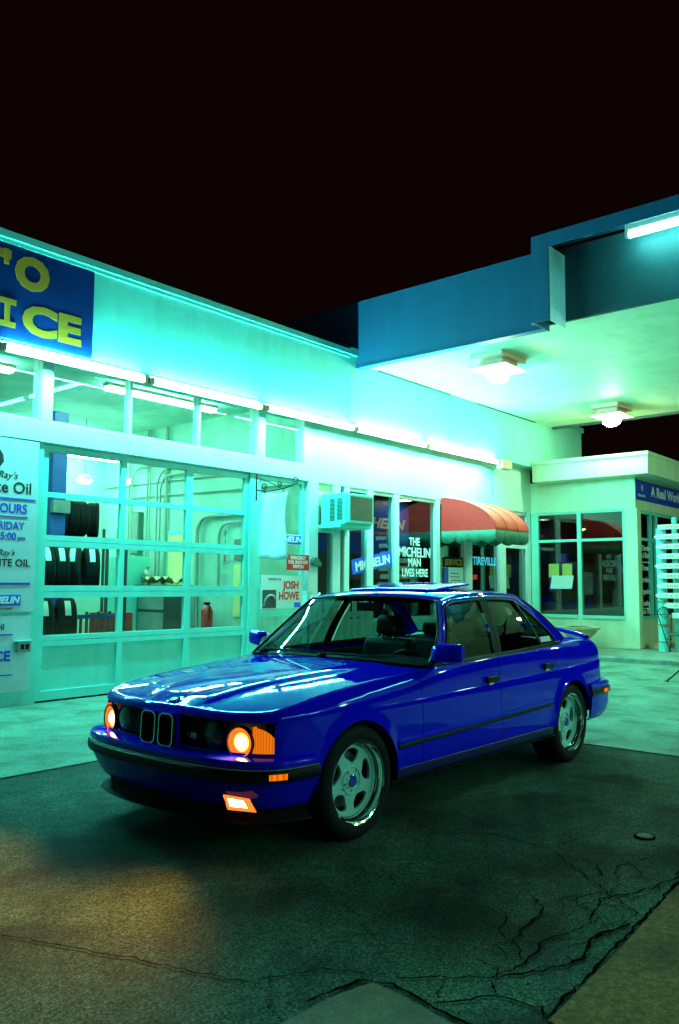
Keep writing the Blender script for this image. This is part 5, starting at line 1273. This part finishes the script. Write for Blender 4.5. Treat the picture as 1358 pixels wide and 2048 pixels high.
# windscreen
WS = []
A_ = [p for p in OD if p[1] <= ro[0][1]+1e-6 and p[0] < 1.5]
def cow(u): return (.655+.085*u*u, u*yg(.745, .905), .925-.018*u*u)
for q in range(25):
    u = -1+2*q/24; b = cow(u); t_ = fr[q]; r = []
    for k in range(len(A_)):
        v = k/(len(A_)-1); a = A_[k]; ey = yg(a[0], a[1])*u; ex = lerp(b[0], t_[0], v); ez = lerp(b[2], t_[2], v); 
        # keep edges on the pillar
        dx = (a[0]-lerp(.745-.005, fr[0][0], v))*abs(u)**3; dz = (a[1]-lerp(.907, fr[0][2], v))*abs(u)**3
        r.append((ex+dx-.012*4*v*(1-v)*(1-u*u), ey, ez+dz+.012*4*v*(1-v)*(1-u*u)))
    WS.append(r)
m = MB(); m.grid(WS); m.build('windscreen', M['windshield'], CAR, smooth=80, local=True)
border = WS[0]+[c[-1] for c in WS[1:]]+WS[-1][::-1][1:]+[c[0] for c in WS[::-1][1:-1]]
m = MB(); m.tube(border, .011, 6, closed=True); m.build('windscreen_seal', M['plastic'], CAR, smooth=60, local=True)
# rear screen
RG = []; C_ = [p for p in OD if p[0] > 2.3 and p[1] <= ro[-1][1]+1e-6][:-5]
nC = len(C_)
for q in range(17):
    u = -1+2*q/16; t0 = rr_[int(round(q*24/16))]; r = []
    for k in range(nC):
        v = k/(nC-1); a = C_[k]; r.append((a[0]+(.06*(1-v)+.12*v)*(1-u*u), u*yg(a[0], a[1]), a[1]+.030*(1-v)*(1-abs(u)**2.6)+.01*(1-u*u)*v))
    RG.append(r)
m = MB(); m.grid(RG); m.build('rear_screen', M['side_glass'], CAR, smooth=80, local=True)
border = RG[0]+[c[-1] for c in RG[1:]]+RG[-1][::-1][1:]+[c[0] for c in RG[::-1][1:-1]]
m = MB(); m.tube(border, .010, 6, closed=True); m.build('rear_screen_seal', M['plastic'], CAR, smooth=60, local=True)
# sunroof, tilted up at the rear
sr = MB(); rows_ = []
for k in range(9):
    t = k/8; rows_.append([(1.40+.56*t, -.385+.77*q/12, 1.405+.052*t-.010*(abs(-1+q/6))**2.5+.004*math.sin(math.pi*t)) for q in range(13)])
sr.grid(rows_); o = sr.build('sunroof', M['paint'], CAR, smooth=40, local=True); sm = o.modifiers.new('s', 'SOLIDIFY'); sm.thickness = .016; sm.offset = -1; bb = o.modifiers.new('b', 'BEVEL'); bb.width = .006; bb.segments = 2
m = MB(); m.box(1.55, 1.98, -.37, .37, 1.4085, 1.4125); m.build('sunroof_opening', M['plastic'], CAR, local=True)
# wipers
for y0, y1, x0 in ((-.52, .02, .655), (.10, .60, .66)):
    m = MB(); P = [(x0-.01, y1, .945), (x0+.0, y1-.04, .955), (x0-.005, (y0+y1)/2, .957), (x0+.02, y0+.1, .95), (x0+.03, y0, .945)]
    m.tube(P, .008, 6, rs=[.016, .010, .008, .006, .005]); m.box(x0-.03, x0+.02, y1-.02, y1+.02, .925, .948); w = m.build('wiper', M['plastic'], CAR, smooth=50, local=True)
    m = MB(); m.tube([(x0+.05, y0-.05, .957), (x0+.015, (y0+y1)/2, .962), (x0+.01, y1-.08, .956)], .006, 6); m.build('blade', M['black'], w, local=True)
for y in (-.30, .30):
    m = MB(); m.box(.50, .52, y-.012, y+.012, topz(.51, y)+.001, topz(.51, y)+.010); m.build('washer_jet', M['black'], CAR, local=True, bevel=.003)
# ---- cabin
m = MB(); m.box(.62, 2.75, -.62, .62, .24, .30); m.box(.55, .66, -.62, .62, .30, .86); m.box(2.52, 2.62, -.66, .66, .30, .90)
m.box(-.60, .55, -.58, .58, .24, .60); m.box(2.70, 3.62, -.60, .60, .24, .60)
m.build('floor_pan', M['cabin'], CAR, local=True)
for sg in (-1, 1):
    m = MB(); m.box(.66, 2.50, min(.74*sg, .80*sg), max(.74*sg, .80*sg), .26, .885); m.build('door_trim', M['cabin'], CAR, bevel=.01, local=True)
    for c in (AF, AR):
        m = MB(); m.lathe([(AW+.008, .62), (AW+.008, .835)] if sg > 0 else [(AW+.008, -.835), (AW+.008, -.62)], (c, 0, WZ), 'y', 28, 0, math.pi)
        m.lathe([(AW+.008, .62*sg), (.001, .62*sg)], (c, 0, WZ), 'y', 28, 0, math.pi); m.box(c-.353, c+.353, min(.60*sg, .615*sg), max(.60*sg, .615*sg), .15, WZ); m.build('wheel_arch_liner', M['black'], CAR, local=True)
m = MB(); rows_ = []
for q in range(17):
    u = -1+2*q/16; rows_.append([(.70+.05*u*u, .74*u, .90), (.92, .74*u, .925), (1.06, .74*u, .905+.03*(1 if u < -.15 and u > -.85 else 0)), (1.09, .74*u, .84), (1.02, .74*u, .60), (.95, .72*u, .50)])
m.grid(rows_); m.build('dashboard', M['cabin'], CAR, smooth=50, local=True)
m = MB(); cst = Vector((1.20, -.36, .79)); nst = Vector((1, 0, .35)).normalized(); us = nst.cross(Vector((0, 1, 0))).normalized()
m.tube([cst+(Vector((0, 1, 0))*math.cos(a)+us*math.sin(a))*.185 for a in [2*math.pi*k/28 for k in range(28)]], .014, 8, closed=True)
for a in (0, math.pi, 1.57+math.pi if us.z > 0 else 1.57): m.tube([cst, cst+(Vector((0, 1, 0))*math.cos(a)+us*math.sin(a))*.185], .014, 6)
m.tube([cst, cst-nst*.2], .03, 8); m.build('steering_wheel', M['plastic'], CAR, smooth=50, local=True)
def rbox(name, x0, x1, y0, y1, z0, z1, lean, m_, parent, bev=.05):
    m = MB(); m.box(x0, x1, y0, y1, z0, z1); m.v = [(x+lean*(z-z0), y, z) for x, y, z in m.v]; o = m.build(name, m_, parent, local=True, smooth=60)
    b = o.modifiers.new('bevel', 'BEVEL'); b.width = bev; b.segments = 4; return o
for yc in (-.37, .37):
    s_ = rbox('front_seat', 1.72, 1.86, yc-.25, yc+.25, .38, .99, .22, M['seat'], CAR)
    rbox('seat_cushion', 1.25, 1.80, yc-.25, yc+.25, .34, .50, 0, M['seat'], s_)
    rbox('headrest', 1.865, 1.955, yc-.135, yc+.135, 1.01, 1.175, .15, M['seat'], s_, .04)
    m = MB(); m.tube([(1.88, yc-.06, .96), (1.90, yc-.06, 1.05)], .008); m.tube([(1.88, yc+.06, .96), (1.90, yc+.06, 1.05)], .008); m.build('headrest_post', M['chrome'], s_, local=True)
s_ = rbox('rear_seat', 2.40, 2.52, -.62, .62, .45, .98, .2, M['seat'], CAR)
for yc in (-.36, .36): rbox('rear_headrest', 2.54, 2.62, yc-.13, yc+.13, .99, 1.10, .1, M['seat'], s_, .03)
m = MB(); m.box(1.16, 1.185, -.12, .12, 1.235, 1.30); m.tube([(1.17, 0, 1.29), (1.19, 0, 1.35)], .012); o = m.build('rear_view_mirror', M['plastic'], CAR, local=True, bevel=.012)
m = MB(); m.box(2.6, 2.95, -.64, .64, .905, .92); m.build('parcel_shelf', M['cabin'], CAR, local=True)
m = MB(); m.grid([[(x, y, z-.03) for x, y, z in r] for r in [[(q[0], q[1]*.96, q[2]) for q in rw] for rw in [ [ (p[0], u*yg(p[0], p[1]), p[1]+.02) for u in [-1+2*q/10 for q in range(11)] ] for p in ro ]]]); m.build('headliner', M['cabin'], CAR, local=True)
# ---- wheels
def wheel(cx, side):
    """side -1: camera side. Built about the hub, outer face towards side."""
    R, RR = .318, .2285
    S_ = side; oy = .853*S_
    def L(prof): return [(r, h*S_) for r, h in prof]
    t = MB()
    P = [(RR-.006, -.02), (RR+.004, -.002), (RR+.022, .006), (.275, .006), (.298, -.002), (.310, -.014), (.316, -.026)]
    for k in range(6): P += [(R, -.034-.028*k), (R, -.052-.028*k), (R-.007, -.054-.028*k), (R-.007, -.060-.028*k)]
    P += [(R, -.205), (.310, -.222), (.28, -.232), (RR, -.222)]
    t.lathe([(r, h*S_) for r, h in P], (cx, oy, WZ), 'y', 72)
    w = t.build('wheel', M['rubber'], CAR, smooth=35, local=True)
    b = MB()
    b.lathe(L([(RR-.004, -.004), (RR+.006, .001), (RR+.007, -.004), (RR+.002, -.009), (RR-.004, -.010), (RR-.007, -.030), (RR-.010, -.036), (RR-.022, -.040), (RR-.026, -.046), (RR-.028, -.085), (RR-.030, -.20)]), (cx, oy, WZ), 'y', 96)
    b.build('rim_lip', M['lip'], w, smooth=30, local=True)
    # star centre cut by five rounded openings
    cu = bpy.data.curves.new('c', 'CURVE'); cu.dimensions = '2D'; cu.fill_mode = 'BOTH'; cu.extrude = .006; cu.bevel_depth = .004; cu.bevel_resolution = 2
    def spline(P):
        sp_ = cu.splines.new('POLY'); sp_.points.add(len(P)-1)
        for q, p in enumerate(P): sp_.points[q].co = (p[0], p[1], 0, 1)
        sp_.use_cyclic_u = True
    RD = RR-.032
    spline([(RD*math.cos(2*math.pi*k/72), RD*math.sin(2*math.pi*k/72)) for k in range(72)])
    for q in range(5):
        a0 = R_(72*q+72*.23)
        H = [(.098, -2), (.100, 12), (.120, 22), (.150, 25), (.172, 22), (.182, 12), (.183, -4), (.178, -18), (.162, -24), (.140, -23), (.118, -15)]
        Hs = []
        n = len(H)
        for k in range(n):
            for tt in (0, .25, .5, .75):
                p = [H[(k-1) % n], H[k], H[(k+1) % n], H[(k+2) % n]]
                c_ = [.5*((2*p[1][i])+(-p[0][i]+p[2][i])*tt+(2*p[0][i]-5*p[1][i]+4*p[2][i]-p[3][i])*tt**2+(-p[0][i]+3*p[1][i]-3*p[2][i]+p[3][i])*tt**3) for i in (0, 1)]
                Hs.append((c_[0]*math.cos(a0+R_(c_[1]*S_)), c_[0]*math.sin(a0+R_(c_[1]*S_))))
        spline(Hs)
    for q in range(5):
        a0 = R_(72*q+72*.73); spline([(.060*math.cos(a0)+.0125*math.cos(R_(30*k)), .060*math.sin(a0)+.0125*math.sin(R_(30*k))) for k in range(12)])
    ob = bpy.data.objects.new('c', cu); COL.objects.link(ob); dg = bpy.context.evaluated_depsgraph_get(); me = bpy.data.meshes.new_from_object(ob.evaluated_get(dg)); bpy.data.objects.remove(ob); bpy.data.curves.remove(cu)
    me.transform(Matrix.Translation((cx, oy-.072*S_, WZ)) @ Matrix.Rotation(R_(90), 4, 'X'))
    for v_ in me.vertices:
        r = math.hypot(v_.co.x-cx, v_.co.z-WZ); d = .020*math.exp(-(r/.055)**2)+.0
        v_.co.y += S_*(.030*max(0, (r-.10)/.1)**2*.3+ .018*(1-min(1, r/.075))**.5 if r < .075 else S_*0)*0 + S_*(.012*max(0, 1-r/.14))
    me.materials.clear(); me.materials.append(M['alloy']); me.name = 'star_centre'
    me.polygons.foreach_set('use_smooth', [True]*len(me.polygons)); me.set_sharp_from_angle(angle=R_(40))
    so = bpy.data.objects.new('star_centre', me); COL.objects.link(so); so.parent = w
    h = MB(); h.lathe(L([(.082, -.062), (.080, -.052), (.074, -.050), (.070, -.058)]), (cx, oy, WZ), 'y', 40)
    h.build('hub_ring', M['alloy'], w, smooth=40, local=True)
    h = MB(); h.lathe(L([(.036, -.060), (.036, -.046), (.032, -.043)]), (cx, oy, WZ), 'y', 28); h.build('hub_cap', M['chrome'], w, smooth=40, local=True)
    h = MB(); h.lathe(L([(.032, -.0435), (.001, -.0435)]), (cx, oy, WZ), 'y', 28); h.build('hub_disc', M['letter_blue'], w, local=True)
    h = MB()
    for q in range(5):
        a0 = R_(72*q+72*.73); h.lathe(L([(.009, -.075), (.009, -.068), (.001, -.068)]), (cx+.060*math.cos(a0), oy, WZ+.060*math.sin(a0)), 'y', 6)
    h.build('wheel_bolts', M['dark_grey'], w, local=True)
    h = MB(); h.lathe(L([(.001, -.12), (.155, -.12), (.158, -.135), (.001, -.135)]), (cx, oy, WZ), 'y', 40); h.build('brake_disc', M['grey'], w, smooth=40, local=True)
    h = MB(); h.lathe(L([(.20, -.19), (.001, -.19)]), (cx, oy, WZ), 'y', 32); h.build('inner_shadow_shield', M['black'], w, local=True)
    return w
for cx in (AF, AR):
    for sd in (-1, 1): wheel(cx, sd)
# ---- headlamp beams
def spot(x, y, z, tx, ty, tz, e, ang, r=.03):
    l = bpy.data.lights.new('headlamp_beam', 'SPOT'); l.energy = e; l.color = (1.0, .34, .012); l.spot_size = R_(ang); l.spot_blend = 1.0; l.shadow_soft_size = r
    o = bpy.data.objects.new('headlamp_beam', l); COL.objects.link(o); o.location = (x, y, z); o.parent = CAR
    o.rotation_euler = Vector((tx-x, ty-y, tz-z)).to_track_quat('-Z', 'Y').to_euler()
for y in (-.60, .60): spot(-.70, y, .598, -3.0, y*.7-.1, -.02, 165, 100)
for y in (-.62,): spot(-.86, y, .32, -2.6, -.2, -.02, 30, 120)
